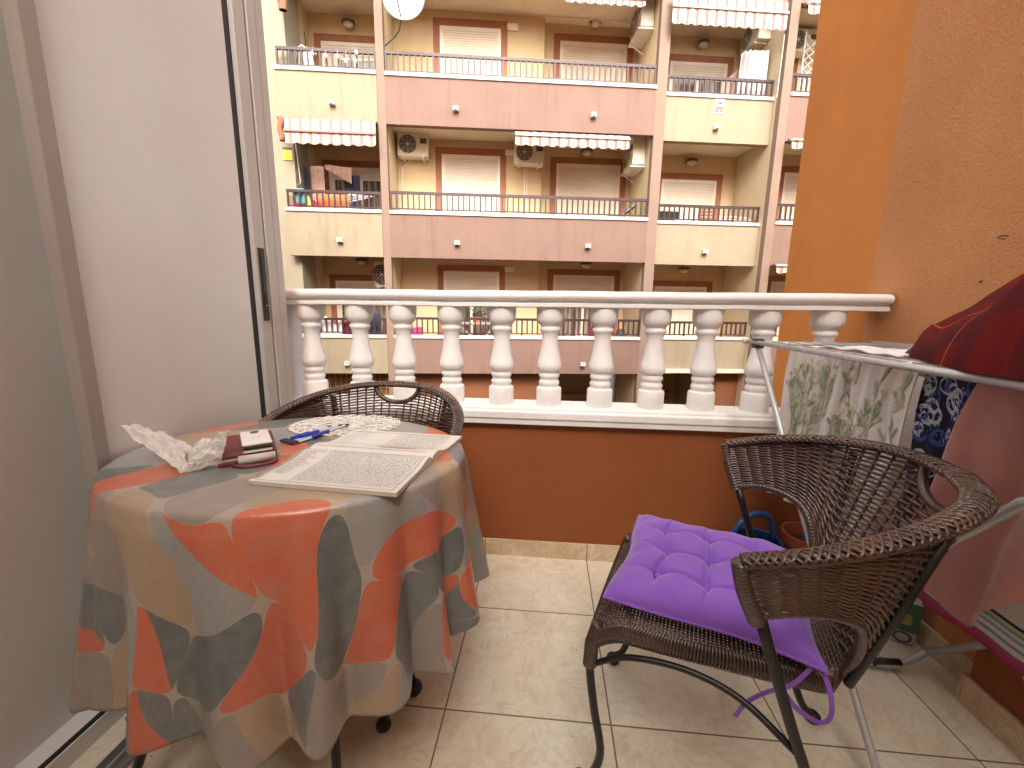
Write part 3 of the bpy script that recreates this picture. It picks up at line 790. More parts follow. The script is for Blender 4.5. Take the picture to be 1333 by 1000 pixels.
# ------------------------------------------------------------------ signs
t = fthing('sign', 'small yellow sign with a black heading on the left pilaster', 'sign', -4.30, .2, 4.28)
mb = MB(); mb.cur = 0; mb.box((-.10,-.02,0),(.10,-.0005,.20)); mb.cur = 1; mb.box((-.10,-.02,.2001),(.10,-.0005,.26)); mb.cur = 1
for i in range(3): mb.box((-.06,-.022,.05+.05*i),(.06-.02*i,-.0201,.06+.05*i))
mb.build('plate', [M['yellow'], M['darkgrey']], t)
t = fthing('sign', 'small white and dark red notice on the upper right cream parapet', 'sign', 5.45, .26, 5.64)
mb = MB(); mb.cur = 0; mb.box((-.11,-.012,.16),(.11,-.0005,.30)); mb.box((-.12,-.011,-.0),(.10,-.0005,.155))
mb.cur = 1; mb.box((-.10,-.014,.085),(.085,-.0122,.14)); mb.box((-.10,-.014,.02),(-.02,-.0122,.075)); mb.box((.0,-.014,.02),(.08,-.0122,.075)); mb.cur = 2; mb.box((-.04,-.015,.19),(.05,-.0122,.24))
mb.build('plate', [M['whiteledge'], M['signred'], M['darkgrey']], t)

# ------------------------------------------------------------------ laundry and balcony clutter opposite
def hang(name, label, cat, u0, u1, w, zt, zb, mat, group=None, folds=5, amp=.02, hem=None, skew=0, thick=.006, top=None, nv=12, dep=0, tie=None):
    W = u1-u0; t = fthing(name, label, cat, (u0+u1)/2, w, zb, group)
    H_ = zt-zb
    def fn(u, v):
        b = hem(u) if hem else 0
        tp = top(u) if top else 0
        z = (H_+tp)*(1-v)+b*v
        x = -W/2+u*W+skew*v
        return (x, dep*u+amp*sin(u*folds*2*pi)*(.4+.6*v)+amp*.4*sin(u*folds*5+v*3), z)
    mb = MB(); mb.grid(fn, folds*8, nv); mb.build('cloth', M[mat], t, smooth=True, solid=thick)
    return t
hang('laundry', 'dusty pink cloth hanging on the middle left balcony', 'laundry', -4.02, -3.72, .7, 4.33, 3.2, 'tanpink', 'laundry on the middle left balcony', 3)
hang('laundry', 'beige cloth gathered to a point under the pink awning', 'laundry', -3.70, -3.10, .72, 4.38, 3.98, 'tanpink', 'laundry on the middle left balcony', 4, hem=lambda u: .30-.32*u, top=lambda u: -.06*u)
hang('laundry', 'dark navy trousers hanging behind the beige cloth', 'laundry', -3.30, -2.95, .85, 4.2, 3.2, 'navyplain', 'laundry on the middle left balcony', 3)
hang('laundry', 'black garment hanging at the left end of the middle left balcony', 'laundry', -4.14, -4.04, .6, 4.30, 3.2, 'navyplain', 'laundry on the middle left balcony', 2)
hang('laundry', 'orange and red patterned towel spread behind the middle left railing', 'laundry', -3.75, -3.05, .28, 3.62, 3.22, 'orangecloth', 'coloured towels behind the middle left railing', 4, hem=lambda u: .03*sin(9*u))
hang('laundry', 'crimson towel slung over the left end of the middle left railing', 'laundry', -4.36, -3.6, .2, 3.74, 3.30, 'redcloth', 'coloured towels behind the middle left railing', 3, top=lambda u: -.42*u+.03)
hang('laundry', 'teal towel behind the left end of the middle left railing', 'laundry', -4.20, -3.98, .1, 3.68, 3.36, 'teal', 'coloured towels behind the middle left railing', 2, skew=.06)
hang('laundry', 'yellow green towel beside the teal towel on the middle left balcony', 'laundry', -4.00, -3.88, .12, 3.58, 3.30, 'yellowgreen', 'coloured towels behind the middle left railing', 1, skew=.06)
t = fthing('clothes_rack', 'small folding clothes rack leaning behind the middle left railing', 'clothes rack', -2.95, .3, 3.3)
mb = MB()
for q in range(5): mb.tube([(-.22+.02*q,-.02+.1*q*.3,.20+.035*q),(.16+.05*q,-.02+.1*q*.3,.26+.02*q)], .008, 5)
mb.tube([(-.25,0,.15),(-.15,.12,.36),(.38,.12,.33),(.18,0,.24),(-.25,0,.15)], .012, 5); mb.tube([(-.15,0,.05),(-.02,.05,.28)], .012, 5); mb.build('frame', M['wire'], t)
for i, (u, z) in enumerate([(-3.55,6.27),(-3.28,6.24),(-3.04,6.24),(-2.87,6.17),(-2.65,6.34),(-2.68,6.18)]):
    t = fthing('hanging_ball', 'small white ball ornament tied to the top left railing', 'ornament', u, -.05, z, 'white balls along the top left railing')
    mb = MB(); mb.lathe([(.001,-.04),(.025,-.034),(.04,-.012),(.04,.012),(.025,.034),(.001,.04)], n=12); mb.build('ball', M['bulb'], t, smooth=True)
    mb = MB(); mb.tube([(0,0,.038),(0,.03,.41-(z-5.96))], .003, 4); mb.build('string', M['whiteledge'], t)
t = fthing('clothes_horse', 'white clothes horse draped with pale things on the top left balcony', 'clothes rack', -4.0, .6, 5.95)
mb = MB()
for q in range(6): mb.tube([(-.18+.07*q,0,0),(-.14+.07*q,.05,.72+.05*sin(q*2))], .014, 5)
mb.tube([(-.2,.02,.70),(0,.02,.82),(.3,.02,.66)], .02, 6); mb.build('frame', M['wire'], t)
hang('laundry', 'pale grey striped cloth on the top left balcony', 'laundry', -3.95, -3.72, .55, 6.7, 6.0, 'white_linen', None, 2)
hang('curtain', 'grey curtain hanging outside the top left balcony door', 'curtain', -3.68, -3.36, 1.2, 6.9, 5.4, 'tanpink', None, 5)
hang('laundry', 'long white sheets gathered at the top on the upper right balcony', 'laundry', 6.02, 6.68, .55, 7.12, 6.0, 'white_linen', 'white sheets on the upper right balcony', 6, .05, top=lambda u: .04*abs(sin(u*5*pi))+(-.22*max(0,.35-u)), nv=14)
hang('laundry', 'grey white cloth left of the long sheets on the upper right balcony', 'laundry', 5.70, 6.10, .75, 6.85, 6.0, 'tanpink', 'white sheets on the upper right balcony', 3, top=lambda u: -.35*(1-u))
t = fthing('garden_chair', 'white round backed chair behind the upper right railing', 'chair', 4.55, 1.0, 5.35)
mb = MB(); mb.tube(catmull([(-.28,0,.0),(-.3,0,.6),(-.2,.02,.83),(0,.03,.90),(.2,.02,.83),(.3,0,.6),(.28,0,.0)], 30), .022, 8); mb.build('frame', M['pvc'], t)
mb = MB(); mb.box((-.27,-.45,.40),(.27,.0,.44)); mb.build('seat', M['pvc'], t, bevel=.01)
mb = MB()
for q in range(5): mb.box((-.2+.09*q,.0,.44),(-.16+.09*q,.02,.85))
mb.build('backrest', M['pvc'], t)
t = fthing('deck_chair', 'black reclining chair at the right end of the middle pink balcony', 'chair', 3.3, .5, 2.6)
mb = MB(); mb.tube([(-.35,0,.72),(.05,0,.78),(.35,0,1.02)], .05, 8); mb.build('seat', M['blacky'], t)
mb = MB(); mb.tube([(-.3,0,0),(.15,0,.78)], .02, 6); mb.tube([(.2,0,0),(-.1,0,.76)], .02, 6); mb.build('legs_frame', M['blacky'], t)
t = fthing('storage_box', 'dark box standing behind the left end of the middle right railing', 'box', 4.5, .7, 2.6)
mb = MB(); mb.box((-.3,-.2,0),(.3,.2,.72)); mb.build('body', M['darkgrey'], t, bevel=.02); mb = MB(); mb.box((-.25,-.25,.74),(.28,.15,.92)); mb.build('lid', M['blacky'], t, bevel=.02)
t = fthing('shutter_panel', 'narrow brown slatted panel behind the middle right railing', 'panel', 5.72, .9, 2.6)
mb = MB()
for q in range(12): mb.box((-.16,-.02,.2+.08*q),(.16,.02,.26+.08*q))
mb.build('slats', M['wood'], t); mb = MB(); mb.box((-.18,-.025,.15),(-.161,.025,1.16)); mb.box((.161,-.025,.15),(.18,.025,1.16)); mb.build('frame', M['wood'], t)
t = fthing('folded_bed', 'white folded frame with a pink edge behind the middle right railing', 'folding bed', 6.25, .6, 2.6)
mb = MB(); mb.box((-.5,-.2,.70),(.42,.1,.76)); mb.tube([(-.5,0,.70),(-.3,0,.86),(.4,0,.84),(.45,0,.72)], .02, 6); mb.build('frame', M['pvc'], t)
mb = MB(); mb.box((-.52,-.22,.66),(-.1,.1,.70)); mb.build('pink_edge', M['pinkplastic'], t)
# lower storey
hang('laundry', 'bright white shirts heaped behind the lower left railing', 'laundry', -3.84, -3.32, .16, .90, .42, 'white_linen', 'laundry on the lower left balcony', 3, .03, top=lambda u: -.1+.1*sin(u*7))
hang('laundry', 'maroon cloth beside the white shirts on the lower left balcony', 'laundry', -3.32, -3.0, .2, .78, .42, 'maroon', 'laundry on the lower left balcony', 3)
hang('laundry', 'maroon cloth at the left end of the lower left railing', 'laundry', -4.22, -3.86, .2, .75, .42, 'maroon', 'laundry on the lower left balcony', 3, top=lambda u: -.2*abs(u-.5))
hang('laundry', 'dark garments hanging at the right end of the lower left balcony', 'laundry', -2.85, -2.45, .25, .98, .42, 'navyplain', 'laundry on the lower left balcony', 3)
t = fthing('plastic_bag', 'hot pink bag standing behind the lower pink balcony railing', 'bag', -1.62, .3, -.18)
mb = MB(); mb.grid(lambda u, v: (.22*cos(2*pi*u)*(1-.5*v*v)+.02*sin(13*u), .12*sin(2*pi*u)*(1-.4*v), .80*v+.03*sin(8*u)*v), 20, 8, True); mb.build('bag', M['pinkplastic'], t, smooth=True)
t = fthing('folding_table', 'white folding table with crossed legs on the lower pink balcony', 'table', -.12, .5, -.18)
mb = MB(); mb.box((-.5,-.3,.90),(.45,.3,.945)); mb.build('tabletop', M['whiteledge'], t, bevel=.01)
mb = MB(); mb.tube([(-.45,-.2,.9),(.35,-.2,0)], .018, 6); mb.tube([(.4,-.2,.9),(-.3,-.2,0)], .018, 6); mb.tube([(-.45,.2,.9),(.35,.2,0)], .018, 6); mb.tube([(.4,.2,.9),(-.3,.2,0)], .018, 6); mb.build('folding_legs', M['whiteledge'], t)
t = fthing('potted_plant', 'dark leafy plant on the lower pink balcony above the white table', 'plant', -.15, .6, .77)
mb = MB()
for q in range(130):
    a = random.uniform(0, 6.28); r = random.uniform(0, .34); z = random.uniform(.12,.42); s = .05
    c = Vector((r*cos(a), r*sin(a)*.5, z)); d1 = Vector((random.uniform(-1,1),random.uniform(-1,1),random.uniform(-1,1))).normalized()*s; d2 = d1.orthogonal().normalized()*s*.4
    mb.poly([c-d1, c+d2, c+d1, c-d2])
mb.build('foliage', plain('dark_leaves', (.04,.05,.02), .6, .4, 30), t)
mb = MB(); mb.lathe([(.08,0),(.11,.14),(.10,.14),(.09,.12)], n=14); mb.build('pot', M['terracotta'], t)
t = fthing('backpack', 'dark rucksack at the right end of the lower pink balcony', 'bag', 3.45, .3, -.18)
mb = MB(); mb.grid(lambda u, v: ((.19*cos(2*pi*u))*(1-.55*v**3), (.12*sin(2*pi*u))*(1-.5*v**3), .83*v), 20, 8, True); mb.build('body', M['darkgrey'], t, smooth=True)
t = fthing('plastic_chair', 'maroon chair in front of the open right door, lower pink balcony', 'chair', 3.0, .7, -.18)
mb = MB(); mb.box((-.22,-.22,.40),(.22,.22,.44)); mb.build('seat', M['maroon'], t, bevel=.01); mb = MB(); mb.box((-.22,.18,.44),(.22,.22,.88)); mb.build('backrest', M['maroon'], t, bevel=.02)
mb = MB()
for a_ in (-.2,.2):
    for b_ in (-.2,.2): mb.tube([(a_,b_,0),(a_,b_,.4)], .018, 6)
mb.build('legs_frame', M['maroon'], t)
t = fthing('cardboard_sign', 'small pale figure shaped object behind the lower pink railing', 'ornament', 2.42, .5, .2)
mb = MB(); mb.tube([(-.06,0,0),(-.02,0,.2),(-.08,0,.32)], [.05,.05,.02], 8); mb.build('body', M['tanpink'], t, smooth=True)
t = fthing('orange_crate', 'orange crate in the porch at the bottom right of the building', 'crate', 5.0, 1.7, -3.2)
mb = MB(); mb.box((-.3,-.2,0),(.3,.2,1.55)); mb.build('body', plain('orange_paint', (.75,.30,.03), .6), t, bevel=.01)
t = fthing('lattice', 'white lattice screen on the top right balcony beside the orange wall', 'screen', 7.75, .5, 5.4)
mb = MB()
for q in range(9):
    mb.tube([(-.22,0,.3+.18*q),(.22,0,.3+.18*q+.4)], .012, 5); mb.tube([(.22,.02,.3+.18*q),(-.22,.02,.3+.18*q+.4)], .012, 5)
mb.build('slats', M['whiteledge'], t); mb = MB(); mb.box((-.25,0,.2),(-.221,.03,2.2)); mb.box((.221,0,.2),(.25,.03,2.2)); mb.build('frame', M['whiteledge'], t)
t = fthing('crank_rod', 'thin white awning crank on the middle left balcony', 'crank', -4.14, .3, 3.3)
mb = MB(); mb.tube([(-.02,0,1.35),(.03,0,.55),(-.14,0,.42),(-.14,0,.30)], .012, 5); mb.build('rod', M['whiteledge'], t)
t = fthing('pull_cord', 'pale cord hanging at the right of the upper right balcony', 'cord', 6.62, -.05, 5.9)
mb = MB(); mb.tube([(0,0,1.25),(.0,.02,.0)], .009, 5); mb.build('cord', M['whiteledge'], t)

# ================================================================== WICKER CHAIR
def interp(keys, x):
    xs = [k[0] for k in keys]
    if x <= xs[0]: return Vector(keys[0][1])
    if x >= xs[-1]: return Vector(keys[-1][1])
    i = max(j for j in range(len(xs)) if xs[j] <= x); i = min(i, len(xs)-2)
    u = (x-xs[i])/(xs[i+1]-xs[i])
    b, c = Vector(keys[i][1]), Vector(keys[i+1][1])
    a = Vector(keys[i-1][1]) if i > 0 else b*2-c
    d = Vector(keys[i+2][1]) if i+2 < len(keys) else c*2-b
    return .5*((2*b)+(c-a)*u+(2*a-5*b+4*c-d)*u*u+(3*b-a-3*c+d)*u**3)
TK = [(0,(.612,0,.822)),(.2,(.590,.105,.820)),(.4,(.530,.195,.812)),(.6,(.440,.268,.792)),(.8,(.343,.310,.765)),(1,(.245,.322,.735))]
BK = [(0,(.462,0,.455)),(.2,(.458,.070,.455)),(.36,(.446,.128,.455)),(.44,(.452,.153,.490)),(.51,(.452,.180,.548)),(.58,(.440,.206,.600)),(.66,(.420,.232,.629)),(.76,(.380,.252,.643)),(.88,(.332,.270,.643)),(1,(.280,.281,.628))]
def TT(a):
    p = interp(TK, abs(a)); p.y = p.y if a >= 0 else -p.y; return p
def BB(a):
    p = interp(BK, abs(a)); p.y = p.y if a >= 0 else -p.y; return p
def PP(a, b):
    T, Q = TT(a), BB(a); p = Q.lerp(T, b)
    c = Vector((.30, 0, 0)); o = Vector((p.x-c.x, p.y, 0)); o.normalize()
    return p+o*.004*sin(pi*b)*(1-.4*abs(a))
def PN(a, b):
    e = .004
    n = (PP(min(a+e, 1), b)-PP(max(a-e, -1), b)).cross(PP(a, min(b+e, 1))-PP(a, max(b-e, 0)))
    n.normalize(); return n
def in_hole(a, b):
    return (a/.165)**2+((1.0-b)/.17)**2 < 1
def chair(label, loc, rz):
    root = thing('wicker_armchair', label, 'armchair', loc, rz, 'brown wicker armchairs')
    NS = 34
    # woven shell: stakes and rows of weavers passing in front of and behind them
    mb = MB()
    for i in range(NS+1):
        a = -1+2*i/NS
        pts = []
        for j in range(13):
            b = j/12
            if in_hole(a, b): break
            pts.append(PP(a, b))
        if len(pts) > 1: mb.tube(pts, .0034, 5, cap=False)
    NR = 36
    for r in range(NR):
        b = (r+.5)/NR; seg = []
        S = NS*2
        for i in range(S+1):
            a = -1+2*i/S
            if in_hole(a, b):
                if len(seg) > 2: mb.tube(seg, .0034, 5, cap=False)
                seg = []; continue
            k = i//2 if i % 2 == 0 else None
            off = 0 if i % 2 else (.0050 if ((i//2+r) % 2 == 0) else -.0050)
            p = PP(a, b)+PN(a, b)*off
            p.z += random.uniform(-.0009,.0009)
            seg.append(p)
        if len(seg) > 2: mb.tube(seg, .0034, 5, cap=False)
    mb.build('woven_back', M['wicker'], root, smooth=True)
    # braided rim
    mb = MB(); N = 180; core = [TT(-1+2*i/N)+Vector((0,0,.004)) for i in range(N+1)]
    mb.tube(core, .0092, 8)
    L = sum((core[i+1]-core[i]).length for i in range(N))
    def frame(i, P):
        t = (P[min(i+1, len(P)-1)]-P[max(i-1, 0)]).normalized(); s = t.cross(Vector((0,0,1))).normalized(); return t, s, s.cross(t)
    for st in range(11):
        pts = []; M_ = 480
        for q in range(M_+1):
            f = q/M_*N; i = min(int(f), N-1); u = f-i
            p = core[i].lerp(core[i+1], u); t, s, up = frame(i, core)
            back = 1+.65*(1-abs(-1+2*q/M_))
            ph = 2*pi*(q/M_*L/.070)*(1 if st % 2 else -1)+st*2*pi/11
            pts.append(p+s*cos(ph)*.0132*back+up*sin(ph)*.0088*(1 if st % 2 else .92))
        mb.tube(pts, .0031, 5)
    mb.build('braided_rim', M['wicker'], root, smooth=True)
    # wrapped lower edge of the arms, arm fronts and hole rim
    def wrapped(mb, pts, r, pitch=.008):
        P = [Vector(p) for p in pts]; Ls = [0]
        for i in range(len(P)-1): Ls.append(Ls[-1]+(P[i+1]-P[i]).length)
        n = max(4, int(Ls[-1]/pitch*4)); out = []; rr = []
        for q in range(n+1):
            d = Ls[-1]*q/n; i = max(0, min(len(P)-2, next((k for k in range(len(Ls)-1) if Ls[k+1] >= d-1e-9), len(P)-2)))
            u = (d-Ls[i])/max(1e-9, Ls[i+1]-Ls[i]); out.append(P[i].lerp(P[i+1], u)); rr.append(r*(1+.10*abs(sin(pi*q/4))))
        mb.tube(out, rr, 9)
    for s in (-1, 1):
        mb = MB(); wrapped(mb, [BB(s*(.40+.60*i/30)) for i in range(31)], .0085); mb.build('wrapped_edge', M['wickerdark'], root, smooth=True)
    for s in (-1, 1):
        mb = MB(); wrapped(mb, catmull([TT(s)+Vector((-.004,0,.002)), TT(s).lerp(BB(s), .5)+Vector((-.008,s*.006,0)), BB(s)+Vector((0,0,-.012))], 16), .0125)
        mb.build('arm_front', M['wickerdark'], root, smooth=True)
    mb = MB(); hp = []
    for i in range(25):
        q = pi*i/24; a = -.165*cos(q); b = 1-.17*sin(q); hp.append(PP(a, min(b, 1))+PN(a, min(b, .99))*.0)
    wrapped(mb, hp, .0085, .006); mb.build('handle_hole_rim', M['wickerdark'], root, smooth=True)
    # seat: plaited top following a waterfall front, wrapped apron
    def SP(u, v):   # u across -1..1, v front..back
        hw = .205-.055*v**1.5; s = -.01+.485*v
        z = .462-.045*max(0, (1-v/.16))**2*(1 if v < .16 else 0)-.006*sin(pi*v)*(1-u*u)
        if v > .86: hw *= sqrt(max(.02, 1-((v-.86)/.17)**2))
        return Vector((s, hw*u, z))
    mb = MB(); NU = 44
    for i in range(NU+1):
        u = -1+2*i/NU
        mb.tube([SP(u, j/40) for j in range(41)], .0022, 4, cap=False)
    for r in range(62):
        v = .008+.985*r/61; seg = []
        for i in range(NU*2+1):
            u = -1+i/NU; off = 0 if i % 2 else (.0034 if (i//2+r) % 2 == 0 else -.0034)
            seg.append(SP(u, v)+Vector((0,0,off)))
        mb.tube(seg, .0030, 5, cap=False)
    mb.build('woven_seat', M['wicker'], root, smooth=True)
    mb = MB()
    edge = [SP(-1, j/30) for j in range(28)]+[SP(u/8, 1) for u in range(-8, 9)][2:-2]+[SP(1, j/30) for j in range(27, -1, -1)]
    fr = [SP(-1+2*i/20, 0) for i in range(1, 20)][::-1]
    ring = edge+fr
    for i in range(len(ring)): ring[i] = ring[i]+Vector((0,0,-.004))
    # apron of closely wrapped strands
    Ls = [0]
    RR = ring+[ring[0]]
    for i in range(len(RR)-1): Ls.append(Ls[-1]+(RR[i+1]-RR[i]).length)
    n = int(Ls[-1]/.0062); ctr = Vector((.22,0,0))
    idx = 0; top = []; 
    for q in range(n):
        d = Ls[-1]*q/n
        while Ls[idx+1] < d: idx += 1
        p = RR[idx].lerp(RR[idx+1], (d-Ls[idx])/max(1e-9, Ls[idx+1]-Ls[idx]))
        o = Vector((p.x-ctr.x, p.y, 0)).normalized()
        mb.tube([p+o*-.004+Vector((0,0,.006)), p+o*.007+Vector((0,0,.002)), p+o*.010+Vector((0,0,-.014)), p+o*.006+Vector((0,0,-.030)), p+o*-.004+Vector((0,0,-.036))], .0034, 4, cap=False)
    mb.tube([p+Vector((0,0,-.014)) for p in ring], .011, 6, closed=True)
    mb.build('wrapped_apron', M['wickerdark'], root, smooth=True)
    # iron frame
    def leg(pts, r0=.0095, foot=True, name='leg', up=None):
        mb = MB(); mb.tube(catmull(pts, 26), r0, 10); l = mb.build(name, M['iron'], root, smooth=True)
        if foot:
            p = pts[-1]; mb = MB(); mb.lathe([(.004,-.001),(.017,.001),(.0205,.008),(.019,.017),(.012,.025),(.004,.028)], (p[0], p[1], .0015), 14); mb.build('foot', M['rubber'], l, smooth=True)
        if up:
            mb = MB(); wrapped(mb, up, .0145); mb.build('leg_wrap', M['wickerdark'], l, smooth=True)
        return l
    for s in (-1, 1):
        leg([(.012,s*.198,.43),(-.008,s*.205,.36),(.006,s*.205,.24),(.026,s*.203,.13),(.010,s*.198,.05),(-.020,s*.193,.018)], up=[(.006,s*.197,.445),(-.006,s*.204,.40),(-.008,s*.206,.345)])
        leg([(.284,s*.280,.625),(.345,s*.262,.445),(.400,s*.245,.295),(.452,s*.229,.155),(.480,s*.222,.080),(.500,s*.228,.040),(.524,s*.238,.018)])
        mb = MB(); mb.tube([(.512,s*.216,.790),(.485,s*.186,.62),(.455,s*.150,.45)], .0085, 10); mb.build('back_post', M['iron'], root, smooth=True)
        mb = MB(); mb.tube(catmull([(-.006,s*.205,.345),(.07,s*.203,.392),(.18,s*.200,.408),(.28,s*.215,.400),(.368,s*.253,.368)], 24), .0065, 8); mb.build('stretcher', M['iron'], root, smooth=True)
    mb = MB(); mb.tube(catmull([(-.006,-.205,.345),(.0,-.1,.395),(.0,.1,.395),(-.006,.205,.345)], 20), .0065, 8); mb.build('stretcher', M['iron'], root, smooth=True)
    return root
R20 = radians(-20)
c1 = chair('brown wicker armchair in front with the purple cushion, turned towards the table', (.19, 1.0, 0), R20)
c2 = copy_tree(c1); c2.location = (-.605, .935, 0); c2.rotation_euler = (0, 0, radians(87)); c2['label'] = 'brown wicker armchair behind the round table with its back to the balustrade'

# ------------------------------------------------------------------ cushion
def to_world(s, t): return (.19+s*cos(R20)-t*sin(R20), 1.0+s*sin(R20)+t*cos(R20))
cx, cy = to_world(.216, .012)
cu = thing('seat_cushion', 'purple tufted square cushion with ties on the front wicker armchair', 'cushion', (cx, cy, .486), radians(-22))
TF = [(-.5,-.5),(0,-.5),(.5,-.5),(-.5,0),(0,0),(.5,0),(-.5,.5),(0,.5),(.5,.5)]
def seglines():
    out = []
    for i in (-.5,0,.5):
        out.append(((i,-1),(i,1))); out.append(((-1,i),(1,i)))
    return out
rnd = random.Random(3)
def cush(u, v, side):
    x, y = 2*u-1, 2*v-1
    h = (max(0, 1-abs(x)**5)*max(0, 1-abs(y)**5))**.5
    z = .050*h
    xs, ys = x*1.5, y*1.5
    for tx, ty in TF:
        d2 = ((x-tx)**2+(y-ty)**2)
        z -= .020*math.exp(-d2/.012)*h
    for c_ in (-.5,0,.5):
        w1 = .03*sin(7*y+c_*9); w2 = .03*sin(6*x+c_*5)
        fade = math.exp(-max(0, abs(y)-.55)**2/.05)
        z -= .0135*math.exp(-((x-c_-w1)/.023)**2)*fade*h
        fade = math.exp(-max(0, abs(x)-.55)**2/.05)
        z -= .0135*math.exp(-((y-c_-w2)/.023)**2)*fade*h
    z += .0030*sin(17*x+5*y+2*sin(4*y))*h*abs(y)**2+.0028*sin(15*y-7*x+2*sin(5*x))*h*abs(x)**2
    z = max(z, .0)
    px = x*.200*(1-.06*(1-abs(y)**2)*abs(x)**3)+.004*sin(5*y+2); py = y*.200*(1-.06*(1-abs(x)**2)*abs(y)**3)+.004*sin(4*x)
    lift = .010*max(0, -x)**3*max(0, y)**3
    if side: return (px, py, .012+z+lift)
    return (px, py, .012-min(.010, .012*h)+lift)
mb = MB(); mb.grid(lambda u, v: cush(u, v, 1), 120, 120); mb.grid(lambda u, v: cush(u, v, 0), 40, 40)
mb.tube([(cush(0, i/30, 1)) for i in range(31)]+[(cush(i/30, 1, 1)) for i in range(1, 31)]+[cush(1, 1-i/30, 1) for i in range(1, 31)]+[cush(1-i/30, 0, 1) for i in range(1, 30)], .0032, 6, closed=True)
mb.build('cushion', M['purple'], cu, smooth=True)
mb = MB()
for tx, ty in TF: mb.lathe([(.001,-.004),(.008,-.003),(.009,.0),(.006,.003),(.001,.0035)], (tx*.2, ty*.2, cush((tx+1)/2, (ty+1)/2, 1)[2]+.003), 12)
mb.build('tuft_buttons', M['purple'], cu, smooth=True)
def strap(path, w=.008):
    P = catmull(path, 30); mb = MB()
    for i in range(len(P)-1):
        a, b = P[i], P[i+1]; o = Vector((0,0,w/2)); t = (b-a).normalized(); sd_ = t.cross(Vector((.3,-1,.2))).normalized()*w/2
        mb.poly([a-sd_, b-sd_, b+sd_, a+sd_])
    return mb
s1 = strap([(.185,-.190,.012),(.150,-.212,-.030),(.115,-.222,-.052),(.085,-.226,-.085),(.068,-.228,-.125)]); s1.build('tie', M['purple'], cu, solid=.0015)
s1 = strap([(.190,-.188,.012),(.206,-.205,-.020),(.212,-.212,-.062),(.196,-.216,-.082),(.160,-.216,-.068),(.135,-.214,-.040)]); s1.build('tie', M['purple'], cu, solid=.0015)

# ================================================================== ROUND TABLE + CLOTH
TC = Vector((-.635, .975)); TRX, TRY = .425, .342; TZ = .752
tb = thing('round_table', 'round table with black iron legs under the patterned tablecloth', 'table', (TC.x, TC.y, 0))
mb = MB(); mb.grid(lambda u, v: ((TRX-.01)*cos(2*pi*u)*v, (TRY-.01)*sin(2*pi*u)*v, TZ-.004), 48, 3, True); mb.grid(lambda u, v: ((TRX-.01)*cos(2*pi*u), (TRY-.01)*sin(2*pi*u), TZ-.004-.03*v), 48, 1, True); mb.build('tabletop', M['wood'], tb)
def tleg(a, b, c=None):
    mb = MB(); mb.tube([a, b], .010, 10); l = mb.build('leg', M['iron'], tb, smooth=True)
    mb = MB(); mb.lathe([(.004,0),(.021,.002),(.025,.012),(.022,.024),(.012,.032),(.004,.034)], (b[0], b[1], .0), 16); mb.build('foot', M['rubber'], l, smooth=True)
tleg((.10,-.10,.72),(.205,-.275,.015)); tleg((-.10,-.10,.72),(-.285,-.30,.015)); tleg((.10,.10,.72),(.268,.045,.015)); tleg((-.10,.10,.72),(-.27,.22,.015))
mb = MB(); mb.tube([(.20*cos(2*pi*i/30), .16*sin(2*pi*i/30), .30) for i in range(30)], .007, 8, closed=True); mb.build('ring_brace', M['iron'], tb, smooth=True)

HEM = [(-180,.42),(-160,.44),(-149,.43),(-138,.34),(-127,.31),(-118,.31),(-104,.30),(-90,.30),(-78,.285),(-66,.285),(-55,.30),(-42,.33),(-28,.32),(-12,.375),(5,.385),(30,.37),(60,.34),(90,.35),(120,.35),(150,.36),(180,.36)]
def hemz(deg):
    for (a, x), (b, y) in zip(HEM[:-1], HEM[1:]):
        if a <= deg <= b:
            u = (deg-a)/(b-a); u = u*u*(3-2*u); return x+(y-x)*u
    return .36
FOLD = [-168,-148,-127,-103,-80,-62,-45,-28,-12,12,42,75,110,145]
def foldf(deg):
    # ridges at FOLD angles, valleys between
    F_ = FOLD+[FOLD[0]+360]
    d = deg
    if d < F_[0]: d += 360
    for a, b in zip(F_[:-1], F_[1:]):
        if a <= d <= b: return .5+.5*cos(2*pi*(d-a)/(b-a))
    return .5
def cloth_pt(u, s):
    """u angle fraction, s = distance from the centre along the cloth as fraction 0..1 (top to .5, drop after)"""
    deg = -180+360*u; q = radians(deg); e = Vector((cos(q)*TRX, sin(q)*TRY, 0)); Rr = e.length; dirn = e/Rr
    T0 = .52
    if s <= T0:
        r = s/T0; 
        z = TZ
        if r > .93: z -= .004*((r-.93)/.07)**3
        return Vector((TC.x, TC.y, 0))+e*r+Vector((0,0,z))
    d = (s-T0)/(1-T0); drop = (TZ-hemz(deg))
    f = foldf(deg)
    amp = d**1.05
    rs_ = .62 if deg > -125 else .80
    out = .006*min(1, d*12)+(.035*d+.072*amp*(f**.7))*rs_-.018*amp*(1-f)
    k = min(1, d*9)
    z = TZ-.004-drop*d-.004*k
    p = Vector((TC.x, TC.y, 0))+e+dirn*out
    tang = Vector((-dirn.y, dirn.x, 0))
    p += tang*(.012*sin(q*9+1)*amp)
    p.z = z
    if p.x < -1.0: p.x = -1.0-.030*(1-math.exp(-(-1.0-p.x)/.04))
    return p
def cloth_uv(u, s):
    q = radians(-180+360*u); T0 = .52
    r = s/T0*.39 if s <= T0 else .39+(s-T0)/(1-T0)*.46
    return (cos(q)*r*(1.06)+.02, sin(q)*r*.95)
mb = MB(); NSg = 60; 
mb.grid(lambda u, v: cloth_pt(u, v), 420, 110, True, cloth_uv)
tc = mb.build('tablecloth', M['tablecloth'], None, smooth=True, solid=.0018)
tag(tc, 'wipe clean tablecloth printed with orange, grey and beige shapes over the round table', 'tablecloth')

# ------------------------------------------------------------------ things on the table
ZT = TZ+.0012
